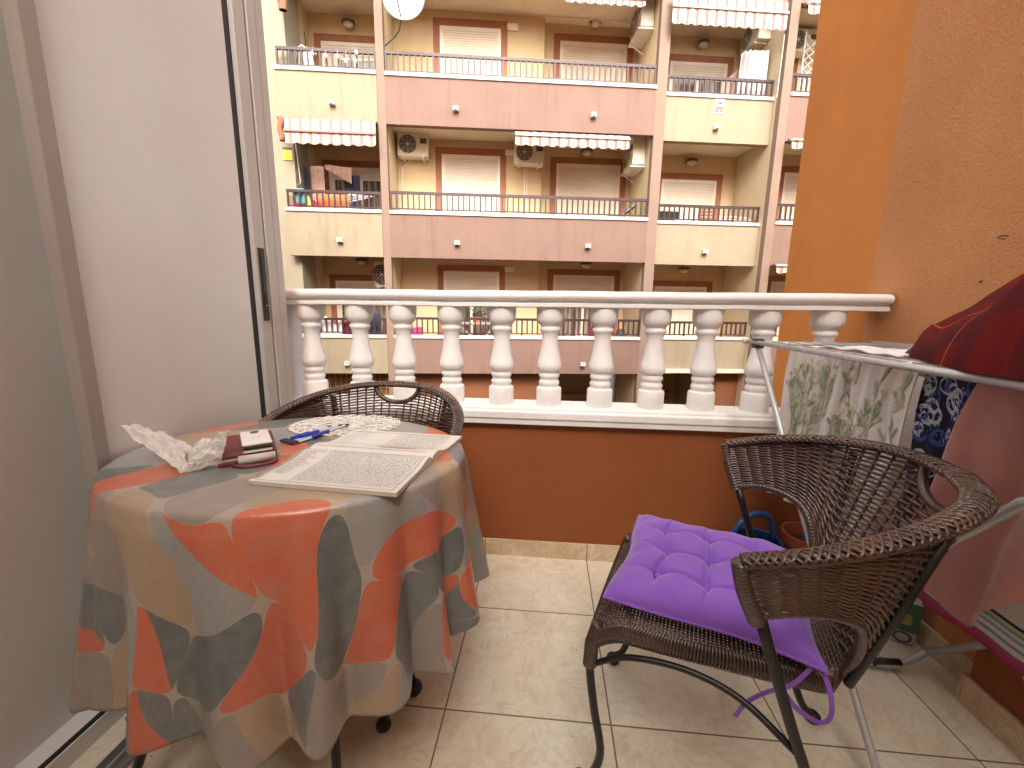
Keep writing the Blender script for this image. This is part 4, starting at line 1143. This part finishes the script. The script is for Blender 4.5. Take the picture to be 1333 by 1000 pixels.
# letters for the puzzle magazine
_gl = {}
def glyph(ch):
    if ch in _gl: return _gl[ch]
    cu_ = bpy.data.curves.new('g', 'FONT'); cu_.body = ch; cu_.size = 1; cu_.resolution_u = 1
    ob = bpy.data.objects.new('g', cu_); COL.objects.link(ob)
    dg = bpy.context.evaluated_depsgraph_get(); me = ob.evaluated_get(dg).to_mesh()
    vs = [(v.co.x, v.co.y) for v in me.vertices]; fs = [tuple(p.vertices) for p in me.polygons]
    ob.evaluated_get(dg).to_mesh_clear(); bpy.data.objects.remove(ob); bpy.data.curves.remove(cu_)
    _gl[ch] = (vs, fs); return _gl[ch]
def put_text(mb, pagefn, txt, x, y, size, adv=None):
    for ch in txt:
        if ch != ' ':
            vs, fs = glyph(ch); n = len(mb.v)
            for a, b in vs: mb.v.append(tuple(pagefn(x+a*size, y+b*size)))
            for f in fs: mb.f.append(tuple(n+i for i in f)); mb.m.append(mb.cur)
            w = (max(v[0] for v in vs) if vs else .5)
        else: w = .3
        x += adv if adv else (w+.08)*size
# magazine: spine along local x, near page towards -y, far page +y
mg = thing('magazine', 'open word search puzzle magazine lying on the table', 'magazine', (-.432, .938, ZT), radians(-4))
PW, PH = .325, .19
def page_near(x, y):    # y 0 (spine) .. -PH, curved rise at the spine
    q = min(1, max(0, -y/PH)); z = .0125+.008*math.exp(-((q-.12)/.16)**2)-.004*math.exp(-(q/.03)**2)-.003*q
    sh = .045*q
    return Vector((x-PW/2+sh*-.1, y-.0, z))
def page_far(x, y):
    q = min(1, max(0, y/PH)); z = .008+.012*math.exp(-((q-.16)/.18)**2)-.004*math.exp(-(q/.03)**2)-.004*q+.006*q**3
    return Vector((x-PW/2+.02*q, y, z))
def slab(fn, sgn, x0=0, x1=PW):
    mb = MB()
    mb.grid(lambda u, v: fn(x0+(x1-x0)*u, sgn*PH*v), 20, 28)
    b = len(mb.v)
    mb2 = mb
    def side(u, v, a, c):
        p = fn(a[0]+(c[0]-a[0])*u, a[1]+(c[1]-a[1])*u); return (p.x, p.y, p.z*(1-v)+.0006*v)
    mb.cur = 1
    for a, c in (((x0,0),(x0,sgn*PH)),((x0,sgn*PH),(x1,sgn*PH)),((x1,sgn*PH),(x1,0))):
        mb.grid(lambda u, v: side(u, v, a, c), 20, 4)
    mb.grid(lambda u, v: (fn(x0+(x1-x0)*u, sgn*PH*v).x, fn(x0+(x1-x0)*u, sgn*PH*v).y, .0006), 2, 2)
    return mb
pn = slab(page_near, -1).build('page', [M['paper'], M['pages']], mg, auto=50)
pf = slab(page_far, 1).build('page', [M['paper'], M['pages']], mg, auto=50)
mb = MB(); E5 = .0006
fn = lambda x, y: page_near(x, y)+Vector((0,0,E5))
rl = random.Random(11)
for r in range(20):
    y = -.020-.0079*r
    for c in range(28):
        put_text(mb, fn, rl.choice('ABCDEFGHIJLMNOPRSTUV'), .088+.0079*c, y, .0082)
for r in range(13):
    put_text(mb, fn, ''.join(rl.choice('ABCDEILMNORSTU') for _ in range(rl.randint(6, 9))), .018, -.030-.0095*r, .0070)
for (x0, y0, x1, y1) in ((.010,-.012,.0112,-.180),(.082,-.012,.083,-.180),(.012,-.0105,.312,-.0115),(.012,-.182,.312,-.183),(.312,-.0105,.3132,-.183)):
    n_ = 12
    for i in range(n_):
        xa, xb = x0+(x1-x0)*i/n_ if x1-x0 > .01 else x0, x0+(x1-x0)*(i+1)/n_ if x1-x0 > .01 else x1
        ya, yb = (y0+(y1-y0)*i/n_, y0+(y1-y0)*(i+1)/n_) if abs(y1-y0) > .01 else (y0, y1)
        mb.poly([fn(xa,ya), fn(xb,ya), fn(xb,yb), fn(xa,yb)])
for r in range(22):
    xa = .002; y = -.016-.0076*r
    mb.poly([fn(xa,y), fn(xa+.005,y), fn(xa+.005,y-.0045), fn(xa,y-.0045)])
mb.build('print', M['ink'], pn)
mb = MB(); fn2 = lambda x, y: page_far(x, y)+Vector((0,0,E5))
for r in range(17):
    y = .172-.0082*r
    for c in range(17): put_text(mb, fn2, rl.choice('ABCDEFGHIJLMNOPRSTUV'), .150+.0088*c, y, .0080)
    if r % 2 == 0: put_text(mb, fn2, ''.join(rl.choice('ABCDEILMNORSTU') for _ in range(rl.randint(9, 14))), .015, y, .0062)
for y in (.018,.176): 
    for i in range(12): mb.poly([fn2(.012+.024*i,y), fn2(.012+.024*(i+1),y), fn2(.012+.024*(i+1),y+.0012), fn2(.012+.024*i,y+.0012)])
mb.cur = 1
for (x0, y0, L_) in ((.17,.030,.10),(.19,.047,.06)):
    for i in range(10): mb.poly([fn2(x0+L_*i/10,y0)+Vector((0,0,.0003)), fn2(x0+L_*(i+1)/10,y0)+Vector((0,0,.0003)), fn2(x0+L_*(i+1)/10,y0+.004)+Vector((0,0,.0003)), fn2(x0+L_*i/10,y0+.004)+Vector((0,0,.0003))])
mb.build('print', [M['ink'], M['inkred']], pf)

# wallet + phone
wl = thing('wallet', 'burgundy leather wallet under the white phone', 'wallet', (-.752, .945, ZT), radians(38))
def softbox(a, b, bulge=.002):
    mb = MB(); mb.box(a, b); return mb
softbox((-.060,-.095,.0),(.060,.095,.010)).build('lower_cover', M['leather'], wl, bevel=.003)
softbox((-.057,-.090,.0102),(.055,.088,.017)).build('papers', M['paper'], wl, bevel=.001)
softbox((-.060,-.093,.0172),(.059,.093,.025)).build('upper_cover', M['leather'], wl, bevel=.003)
mb = MB(); mb.tube([(-.02,-.099,.012),(.055,-.099,.012)], .011, 10); mb.build('rolled_receipt', M['tissue'], wl, smooth=True)
mb = MB(); mb.tube(catmull([(.055,-.09,.004),(.05,-.12,.003),(.0,-.125,.003),(-.03,-.105,.004)], 14), .005, 8); mb.build('strap_loop', M['leather'], wl, smooth=True)
ph = thing('phone', 'small white flip phone with dark sides on top of the burgundy wallet', 'phone', (-.712, .924, ZT+.026), radians(40))
softbox((-.030,-.058,.0),(.030,.058,.0075)).build('lower_half', M['phonewhite'], ph, bevel=.003, seg=3)
softbox((-.031,-.059,.0077),(.031,.059,.0115)).build('dark_band', M['blacky'], ph, bevel=.0015)
softbox((-.030,-.058,.0117),(.030,.058,.0165)).build('dark_band', M['acdark'], ph, bevel=.002)
softbox((-.031,-.059,.0167),(.031,.059,.0235)).build('lid', M['phonewhite'], ph, bevel=.0035, seg=3)
mb = MB(); mb.lathe([(.001,.0),(.010,.0),(.010,.0008),(.001,.0009)], (.0,.040,.0236), 18); mb.lathe([(.001,0),(.0022,0),(.001,.0005)], (.006,-.012,.0236), 8); mb.lathe([(.001,0),(.0022,0),(.001,.0005)], (-.006,-.012,.0236), 8); mb.build('camera_lens', M['acdark'], ph)
# doily: open crochet rings and scalloped loops
dl = thing('doily', 'white crochet doily at the back of the table', 'doily', (-.625, 1.205, ZT), radians(10))
mb = MB()
DX, DY = .158, .105
for r in (.18,.32,.46,.60,.74,.88):
    mb.tube([(DX*r*cos(2*pi*i/72)*(1+.012*sin(i*2.1)), DY*r*sin(2*pi*i/72)*(1+.012*sin(i*2.1)), .0022+.001*sin(i*1.3)) for i in range(72)], .0017, 5, closed=True)
for r0, r1, n in ((.0,.18,12),(.18,.46,24),(.46,.74,40),(.74,.90,60)):
    for i in range(n):
        q = 2*pi*i/n; q2 = q+pi/n*(1 if i % 2 else -1)*.8
        mb.tube([(DX*r0*cos(q), DY*r0*sin(q), .0025),(DX*r1*cos(q2), DY*r1*sin(q2), .0025)], .0014, 4)
for i in range(26):
    q = 2*pi*i/26; c = (DX*.96*cos(q), DY*.96*sin(q))
    for rr in (.016,.009): mb.tube([(c[0]+rr*cos(2*pi*k/12), c[1]+rr*sin(2*pi*k/12), .0035+.002*sin(k)) for k in range(12)], .0018, 5, closed=True)
for i in range(90):
    q = random.uniform(0, 6.28); r = sqrt(random.uniform(0, .8)); c = (DX*r*cos(q), DY*r*sin(q)); rr = .006
    mb.tube([(c[0]+rr*cos(2*pi*k/8), c[1]+rr*sin(2*pi*k/8), .004) for k in range(8)], .0014, 4, closed=True)
mb.build('crochet', M['doily'], dl, smooth=True)
def pen(label, x, y, rz, z, ln=.14):
    p = thing('ballpoint_pen', label, 'pen', (x, y, z), rz, 'blue ballpoint pens on the doily')
    mb = MB(); mb.tube([(-ln/2,0,.004),(ln/2-.02,0,.004)], .004, 6); mb.build('barrel', M['penclear'], p)
    mb = MB(); mb.tube([(-ln/2+.05,0,.004+.0042),(-ln/2+.002,0,.0082)], .0015, 5); mb.tube([(-ln/2-.002,0,.004),(-ln/2+.055,0,.004)], .0052, 8); mb.build('cap', M['penblue'], p)
    mb = MB(); mb.tube([(ln/2-.02,0,.004),(ln/2-.004,0,.004),(ln/2,0,.004)], [.004,.0018,.0006], 8); mb.build('tip', M['blacky'], p)
pen('clear ballpoint pen with a blue cap lying left on the doily', -.672, 1.105, radians(72), ZT+.005)
pen('clear ballpoint pen with a blue cap lying in the middle of the doily', -.650, 1.120, radians(66), ZT+.006)
pen('clear ballpoint pen with a blue cap lying right of the others on the doily', -.626, 1.128, radians(74), ZT+.005)
ps = thing('pen_pack', 'flat plastic sleeve with a dark end under the blue pens', 'packet', (-.668, 1.085, ZT+.0045), radians(68))
mb = MB(); mb.cur = 0; mb.box((-.075,-.028,-.0008),(.075,.022,.0)); mb.cur = 1; mb.box((-.078,-.028,-.0006),(-.058,.024,.004)); mb.build('sleeve', [M['penclear'], M['navyplain']], ps)
# crumpled tissue
ti = thing('tissue', 'crumpled translucent tissue standing on the left of the table', 'tissue', (-.795, .868, ZT))
def crumple(corners, seed, nu=26, nv=26, amp=.010):
    from mathutils import noise as mn
    A, Bq, C_, D_ = [Vector(c) for c in corners]
    def f(u, v):
        p = A.lerp(Bq, u).lerp(D_.lerp(C_, u), v); nrm = (Bq-A).cross(D_-A).normalized()
        q0 = Vector((u*2.2+seed, v*4.5, seed*1.7)); h = 0; w = 1.0
        for o in range(4):
            h += w*(.5-abs(mn.noise(q0)*1.8)); q0 = q0*2.05+Vector((3.1, 1.7, .4)); w *= .48
        q = p+nrm*h*amp*2.2
        q += (Bq-A)*.10*mn.noise(Vector((v*3, seed, 2)))
        q.z = max(q.z, .001); return q
    return f
mb = MB(); mb.grid(crumple([(.0,-.075,.002),(.03,-.01,.004),(-.135,-.005,.088),(-.180,-.03,.085)], 2, amp=.0055), 40, 40); mb.grid(crumple([(.0,-.075,.002),(.06,-.03,.012),(.072,-.01,.082),(-.02,.0,.050)], 5, amp=.006), 40, 40)
mb.grid(crumple([(.0,-.070,.002),(-.06,-.03,.02),(-.10,-.02,.062),(-.045,.0,.050)], 9, amp=.005), 26, 26)
mb.build('tissue_sheet', M['tissue'], ti, solid=.0006, auto=55)

# ================================================================== DRYING RACK
rk = thing('drying_rack', 'grey tubular folding clothes drying rack beside the orange stucco wall', 'drying rack', (1.0, 1.1, 0))
O = Vector((1.0, 1.1, 0))
def W3(*p): return tuple(Vector(p)-O)
RX0, RX1, RZ = .775, 1.235, 1.008
mb = MB(); mb.tube([W3(RX0,1.70,RZ),W3(RX0-.005,.35,RZ)], .0088, 12); mb.build('side_rail', M['greymetal'], rk, smooth=True)
mb = MB(); mb.tube([W3(RX1,1.70,RZ),W3(RX1,.35,RZ)], .0105, 12); mb.build('side_rail', M['greymetal'], rk, smooth=True)
mb = MB(); mb.tube([W3(RX0+.0,1.63,RZ-.004),W3(RX1,1.63,RZ-.004)], .009, 10); mb.build('cross_bar', M['greymetal'], rk, smooth=True); mb = MB(); mb.tube([W3(RX0+.0,.45,RZ-.004),W3(RX1,.45,RZ-.004)], .009, 10); mb.build('cross_bar', M['greymetal'], rk, smooth=True)
mb = MB()
for i in range(7):
    X = RX0+.055+.058*i; mb.tube([W3(X,1.63,RZ+.004),W3(X,.45,RZ+.004)], .0022, 6)
for y in (1.44,1.25,1.02,.8): mb.tube([W3(RX0,y,RZ+.001),W3(RX1,y,RZ+.001)], .0028, 6)
mb.build('drying_wires', M['wire'], rk, smooth=True)
mb = MB(); mb.tube(catmull([W3(.782,1.63,RZ-.01),W3(.786,1.44,.76),W3(.800,1.22,.45),W3(.81,.86,.02)], 24), .0095, 10); mb.build('leg', M['greymetal'], rk, smooth=True)
mb = MB(); mb.tube([W3(.76,.40,1.0),W3(.78,.702,.819),W3(.78,.930,.527),W3(.79,1.21,.04),W3(.82,1.262,.018)], .0098, 10); mb.build('leg', M['greymetal'], rk, smooth=True)
mb = MB(); mb.tube(catmull([W3(.82,1.262,.018),W3(.95,1.262,.016),W3(1.10,1.245,.018),W3(1.15,1.246,.024),W3(1.245,1.272,.058)], 24), .0105, 10); mb.build('foot_bar', M['greymetal'], rk, smooth=True)
mb = MB(); mb.tube([W3(1.06,1.2505,.019),W3(1.145,1.2465,.026)], .0125, 10); mb.build('plastic_sleeve', M['blacky'], rk, smooth=True)
mb = MB(); mb.tube([W3(1.235,.40,1.0),W3(1.235,1.272,.05)], .010, 10); mb.build('leg', M['greymetal'], rk, smooth=True)
mb = MB(); mb.tube([W3(1.235,1.63,1.0),W3(1.235,.86,.02)], .0095, 10); mb.build('leg', M['greymetal'], rk, smooth=True)
mb = MB(); mb.tube([W3(.81,.86,.02),W3(1.235,.86,.02)], .011, 10); mb.build('foot_bar', M['greymetal'], rk, smooth=True)
mb = MB(); mb.box(W3(.768,1.612,RZ-.022),W3(.798,1.65,RZ+.014)); mb.build('hinge', M['blacky'], rk, bevel=.004)
mb = MB(); mb.tube([W3(.774,1.695,RZ),W3(.774,1.715,RZ)], .0125, 12); mb.build('end_cap', M['phonewhite'], rk, smooth=True)

def drape(name, label, cat, X, y0, y1, ztop, zhem, mat, folds, amp, bev=.0, top_over=.05, skew=0, xoff=None, nv=60, group=None, mats=None, thick=.0022, gather=0):
    """cloth folded over a wire that runs along y; visible face on -x side"""
    t = thing(name, label, cat, (X, (y0+y1)/2, zhem(0.5) if callable(zhem) else zhem), 0, group)
    OO = Vector(t.location)
    def P(u, v):
        zb = zhem(u) if callable(zhem) else zhem
        y = y0+(y1-y0)*u
        if v < .08:
            q = v/.08; x = X+.035*(1-q); z = ztop+.004-.0*(1-q)-.03*(1-q)**2
            return Vector((x, y, z))-OO
        d = (v-.08)/.92
        z = ztop+(zb-ztop)*d
        yy = y+skew*d+gather*d*(.5-u)
        x = X-amp*(sin(2*pi*folds*u+.6+.8*d)+.45*sin(2*pi*folds*2.3*u+2-1.2*d))*(.15+.85*d**.7)-(xoff*d if xoff else 0)
        return Vector((x, yy+.006*sin(9*d+7*u), z))-OO
    mb = MB(); mb.grid(P, int(folds*22)+20, nv)
    o = mb.build('cloth', M[mat], t, smooth=True, solid=thick)
    return t, P
t, PF = drape('floral_cloth', 'white cotton cloth printed with green stems and flowers hanging on the drying rack', 'cloth', .905, 1.63, 1.075, .992, lambda u: .42+.02*sin(6*u), 'floral', 4.2, .020, skew=.03, gather=-.08)
def prnt(name, P, parent, mats, draw, off=.0035):
    mb = MB()
    def PO(u, v):
        e = .004; p = P(u, v); a = P(min(u+e,1), v)-P(max(u-e,0), v); b = P(u, min(v+e,1))-P(u, max(v-e,0)); n = a.cross(b).normalized()
        if n.x > 0: n = -n
        return p+n*off
    draw(mb, PO); return mb.build(name, mats, parent)
def stroke(mb, PO, pts, w):
    """thin ribbon following (u,v) points"""
    n = len(pts)
    for i in range(n-1):
        (a, b), (c, d) = pts[i], pts[i+1]; du, dv = c-a, d-b; L_ = sqrt((du*.55)**2+(dv*.57)**2)+1e-6
        ww = w*(1-.6*i/n); nx, ny = -dv/L_*ww, du/L_*ww
        w2 = w*(1-.6*(i+1)/n); mx, my = -dv/L_*w2, du/L_*w2
        if min(a,c) < .01 or max(a,c) > .99 or min(b,d) < .085 or max(b,d) > .99: continue
        mb.poly([PO(a-nx,b-ny), PO(c-mx,d-my), PO(c+mx,d+my), PO(a+nx,b+ny)])
def leaf(mb, PO, u, v, ang, ln, wd):
    K = 7; L_ = []; R_ = []
    for i in range(K+1):
        q = i/K; w = wd*sin(pi*q)**.8; cu_, cv_ = u+cos(ang)*ln*q*1.0, v+sin(ang)*ln*q
        L_.append((cu_-sin(ang)*w, cv_+cos(ang)*w)); R_.append((cu_+sin(ang)*w, cv_-cos(ang)*w))
    if min(p[0] for p in L_+R_) < .01 or max(p[0] for p in L_+R_) > .99 or min(p[1] for p in L_+R_) < .085 or max(p[1] for p in L_+R_) > .99: return
    for i in range(K): mb.poly([PO(*L_[i]), PO(*L_[i+1]), PO(*R_[i+1]), PO(*R_[i])])
rf = random.Random(21)
def draw_floral(mb, PO):
    for q in range(105):
        u = rf.uniform(.03,.97); v = rf.uniform(.2,.98); h_ = rf.uniform(.08,.24); lean = rf.uniform(-.06,.06)
        mb.cur = rf.choice([0,1,1]); 
        stroke(mb, PO, [(u+lean*(i/9)**2+.006*sin(i), v-h_*i/9) for i in range(10)], .0022)
        for k in range(rf.randint(2,4)):
            q0 = rf.uniform(.1,.8); s = rf.choice((-1,1)); mb.cur = rf.choice([0,0,1])
            leaf(mb, PO, u+lean*q0**2, v-h_*q0, -pi/2+s*rf.uniform(.25,.8), rf.uniform(.03,.075), rf.uniform(.004,.009))
        mb.cur = rf.choice([2,3,2,3,3])
        for k in range(rf.randint(2,4)): leaf(mb, PO, u+lean, v-h_, -pi/2+(k-1.5)*.4, rf.uniform(.015,.03), .007)
    for q in range(26):
        u = rf.uniform(.03,.97); v = rf.uniform(.12,.95); mb.cur = rf.choice([1,3])
        for k in range(7): leaf(mb, PO, u+rf.uniform(-.03,.03), v+rf.uniform(-.04,.04), rf.uniform(0,6.28), .018, .005)
prnt('printed_flowers', PF, t, [M['leafg'], M['leafp'], M['petal'], M['petalp']], draw_floral)
t, PNv = drape('paisley_cloth', 'navy blue paisley cloth hanging between the floral cloth and the pink fleece', 'cloth', .925, 1.085, .915, .992, .47, 'navy', 1.6, .010)
def draw_navy(mb, PO):
    for q in range(70):
        u = rf.uniform(.05,.95); v = rf.uniform(.12,.95); r = rf.uniform(.02,.05); a0 = rf.uniform(0,6.28); mb.cur = rf.choice([0,0,1])
        stroke(mb, PO, [(u+2.6*r*(1-.6*k/16)*cos(a0+k*.42), v+r*(1-.6*k/16)*sin(a0+k*.42)) for k in range(17)], .0055)
        for k in range(6): leaf(mb, PO, u+rf.uniform(-.1,.1), v+rf.uniform(-.05,.05), rf.uniform(0,6.28), .014, .006)
    for (u, v) in ((.35,.14),(.7,.3),(.3,.5),(.75,.62)):
        for k in range(6):
            mb.cur = 1; leaf(mb, PO, u, v, k*pi/3, .035, .012)
            mb.cur = 0; stroke(mb, PO, [(u+.09*cos(k*pi/3+.3*j-.6), v+.035*sin(k*pi/3+.3*j-.6)) for j in range(5)], .003)
prnt('printed_paisley', PNv, t, [M['navyprint'], M['navyblue']], draw_navy)
t, _ = drape('pink_fleece', 'rose pink fleece hanging from the drying rack nearest the viewer', 'fleece', .885, .915, .45, .992, lambda u: .50-.12*u if u < .30 else .464+.60*(u-.30), 'pinktowel', 2.2, .022, skew=.09)
# striped towel needs its own UVs
t = thing('striped_towel', 'white terry towel with a striped magenta hem hanging low by the wall', 'towel', (1.19, 1.0, .25))
def stw(u, v):
    y = 1.46-1.0*u; zt_ = .985; zb = .245+.05*u
    d = v; z = zt_+(zb-zt_)*d
    return Vector((1.175-.012*sin(11*u+1)*(.3+.7*d)-.006*sin(29*u)*d, y-1.0, z-.25+.008*sin(13*u)*d))+Vector((-.015,0,0))
mb = MB(); mb.v = []; mb.grid(lambda u, v: stw(u, v)-Vector((1.19-.0,0,0)), 70, 60); mb.build('towel', M['striptowel'], t, smooth=True, solid=.004)
# red plaid garment heaped on top
t = thing('plaid_garment', 'dark red plaid quilted garment heaped on top of the drying rack', 'garment', (.98, .80, 1.018))
def heap(u, v):
    a = 2*pi*u; q = v
    # plan outline: long wedge, narrow at the far end (y+)
    ry = .40; rx = .225
    yy = sin(a)*ry*q; xx = cos(a)*rx*q
    if yy > 0: xx *= 1-.45*(yy/ry)
    hgt = (.290-.195*((yy+.10)/ry))*(max(0, 1-q**2.6))**.62 if yy > -.1 else .290*(max(0, 1-q**2.6))**.62
    hgt = max(hgt, 0)
    x_ = xx; 
    wr = .022*(1-2*abs(sin(9*yy+7*xx+1.5*sin(11*xx))))+.012*sin(27*xx-12*yy+3*sin(9*yy))+.005*sin(49*yy+31*xx+2*sin(20*xx))
    k = min(1, hgt/.03)
    return (x_+wr*.5*k, yy-.0+wr*.4*k, hgt+wr*k)
mb = MB(); mb.grid(heap, 120, 60, True, uvf=lambda u, v: (v*cos(2*pi*u)*.5+.5, v*sin(2*pi*u)*.9+.5))
mb.build('garment', M['plaid'], t, smooth=True)
t = thing('flat_cloth', 'small white cloth lying flat on the rack beside the red plaid garment', 'cloth', (.93, 1.22, 1.013))
mb = MB(); mb.grid(lambda u, v: (-.085+.17*u, -.14+.30*v, .003+.004*sin(9*u+3*v)+.003*sin(17*v)), 20, 24); mb.build('cloth', M['white_linen'], t, smooth=True, solid=.004)

# ================================================================== FLOOR CLUTTER
wc = thing('watering_can', 'blue plastic watering can standing by the orange wall behind the armchair', 'watering can', (.845, 1.585, 0))
mb = MB(); mb.lathe([(.085,.0),(.098,.01),(.100,.10),(.095,.16),(.080,.185),(.076,.19),(.072,.185),(.085,.155),(.085,.02)], n=30); mb.build('body', M['blueplastic'], wc, smooth=True)
mb = MB(); mb.tube(catmull([(.07,.02,.17),(.05,.03,.245),(-.02,.02,.255),(-.085,.0,.20),(-.10,.0,.10)], 20), .010, 8); mb.build('handle', M['blueplastic'], wc, smooth=True)
mb = MB(); mb.tube([(.08,.0,.05),(.15,.01,.14),(.19,.02,.215)], [.018,.013,.011], 10); mb.build('spout', M['blueplastic'], wc, smooth=True); wc.scale = (1.1, 1.1, 1.28)
fp_ = thing('flower_pot', 'small terracotta flower pot beside the blue watering can', 'flower pot', (1.055, 1.62, 0))
mb = MB(); mb.lathe([(.050,0),(.068,.14),(.076,.14),(.078,.17),(.070,.17),(.064,.14),(.06,.13)], n=26); mb.build('pot', M['terracotta'], fp_, auto=40)
mb = MB(); mb.lathe([(.001,.135),(.060,.138),(.001,.142)], n=20); mb.build('soil', M['soil'], fp_)
mb = MB(); mb.tube([(.0,.0,.13),(.015,-.01,.22)], .012, 8); mb.build('label_stake', M['phonewhite'], fp_, smooth=True); fp_.scale = (1.2, 1.2, 1.5)
dj = thing('detergent_jug', 'pale plastic jug with green and yellow label on the floor by the wall', 'jug', (1.235, 1.415, 0), radians(-30))
mb = MB(); mb.prism([(-.07,-.045),(.07,-.045),(.07,.045),(-.07,.045)], 'z', 0, .17); b_ = mb.build('body', M['canwhite'], dj, bevel=.018, seg=4)
mb = MB(); mb.cur = 0; mb.box((-.066,-.0475,.055),(.066,-.0452,.16)); mb.cur = 1; mb.box((-.05,-.0490,.07),(.0,-.0476,.14)); mb.box((.015,-.0490,.08),(.045,-.0476,.12)); mb.build('label', [M['cangreen'], M['canyellow']], dj)
mb = MB(); mb.tube([(.022*cos(2*pi*i/20)+.03, -.0470, .03+.018*sin(2*pi*i/20)) for i in range(20)], .003, 6, closed=True); mb.build('mark', M['acdark'], dj)
mb = MB(); mb.lathe([(.045,.165),(.04,.185),(.020,.20),(.020,.205)], n=20); mb.build('neck', M['canwhite'], dj, smooth=True)
mb = MB(); mb.lathe([(.023,.203),(.023,.235),(.020,.238)], n=20); mb.build('cap', M['phonewhite'], dj, auto=40)

# ================================================================== CAMERA, LIGHT
cam = bpy.data.cameras.new('camera'); co_ = bpy.data.objects.new('camera', cam); COL.objects.link(co_); SC.camera = co_
YAW, PITCH, ROLL = radians(4.9), radians(10.28), radians(.75)
f = Vector((-sin(YAW)*cos(PITCH), cos(YAW)*cos(PITCH), -sin(PITCH))); r0 = Vector((cos(YAW), sin(YAW), 0)); u0 = r0.cross(f)
r = r0*cos(ROLL)+u0*sin(ROLL); u = u0*cos(ROLL)-r0*sin(ROLL)
m = Matrix(((r.x,u.x,-f.x,0),(r.y,u.y,-f.y,0),(r.z,u.z,-f.z,1.12),(0,0,0,1)))
co_.matrix_world = m
cam.sensor_width = 36; cam.lens = 36*540/1333; cam.clip_start = .02; cam.clip_end = 500

w = bpy.data.worlds.new('World'); SC.world = w; w.use_nodes = True
nt = w.node_tree; bg = nt.nodes['Background']; sky = nt.nodes.new('ShaderNodeTexSky'); sky.sky_type = 'NISHITA'; sky.sun_disc = False
EL, AZ = radians(42), radians(170)      # sun bearing measured from +Y towards +X
sky.sun_elevation = EL; sky.sun_rotation = AZ; sky.air_density = 1.2; sky.dust_density = 5; sky.ozone_density = .6
hs = nt.nodes.new('ShaderNodeHueSaturation'); hs.inputs['Saturation'].default_value = .35; nt.links.new(sky.outputs[0], hs.inputs['Color'])
tn = nt.nodes.new('ShaderNodeMix'); tn.data_type = 'RGBA'; tn.blend_type = 'MULTIPLY'; tn.inputs[0].default_value = 1; tn.inputs[7].default_value = (1.05, 1.0, .93, 1); nt.links.new(hs.outputs[0], tn.inputs[6])
nt.links.new(tn.outputs[2], bg.inputs[0]); bg.inputs[1].default_value = .15
sl = bpy.data.lights.new('sun', 'SUN'); sl.energy = .35; sl.angle = radians(18); sl.color = (1, .93, .84)
so = bpy.data.objects.new('sun', sl); COL.objects.link(so)
d = Vector((sin(AZ)*cos(EL), cos(AZ)*cos(EL), sin(EL)))
so.rotation_euler = d.to_track_quat('Z', 'Y').to_euler(); so.location = (0, 0, 12)
SC.view_settings.view_transform = 'Standard'; SC.view_settings.look = 'None'; SC.view_settings.exposure = 2.05; SC.view_settings.gamma = 1
SC.render.engine = 'CYCLES'; SC.cycles.max_bounces = 8; SC.cycles.diffuse_bounces = 4
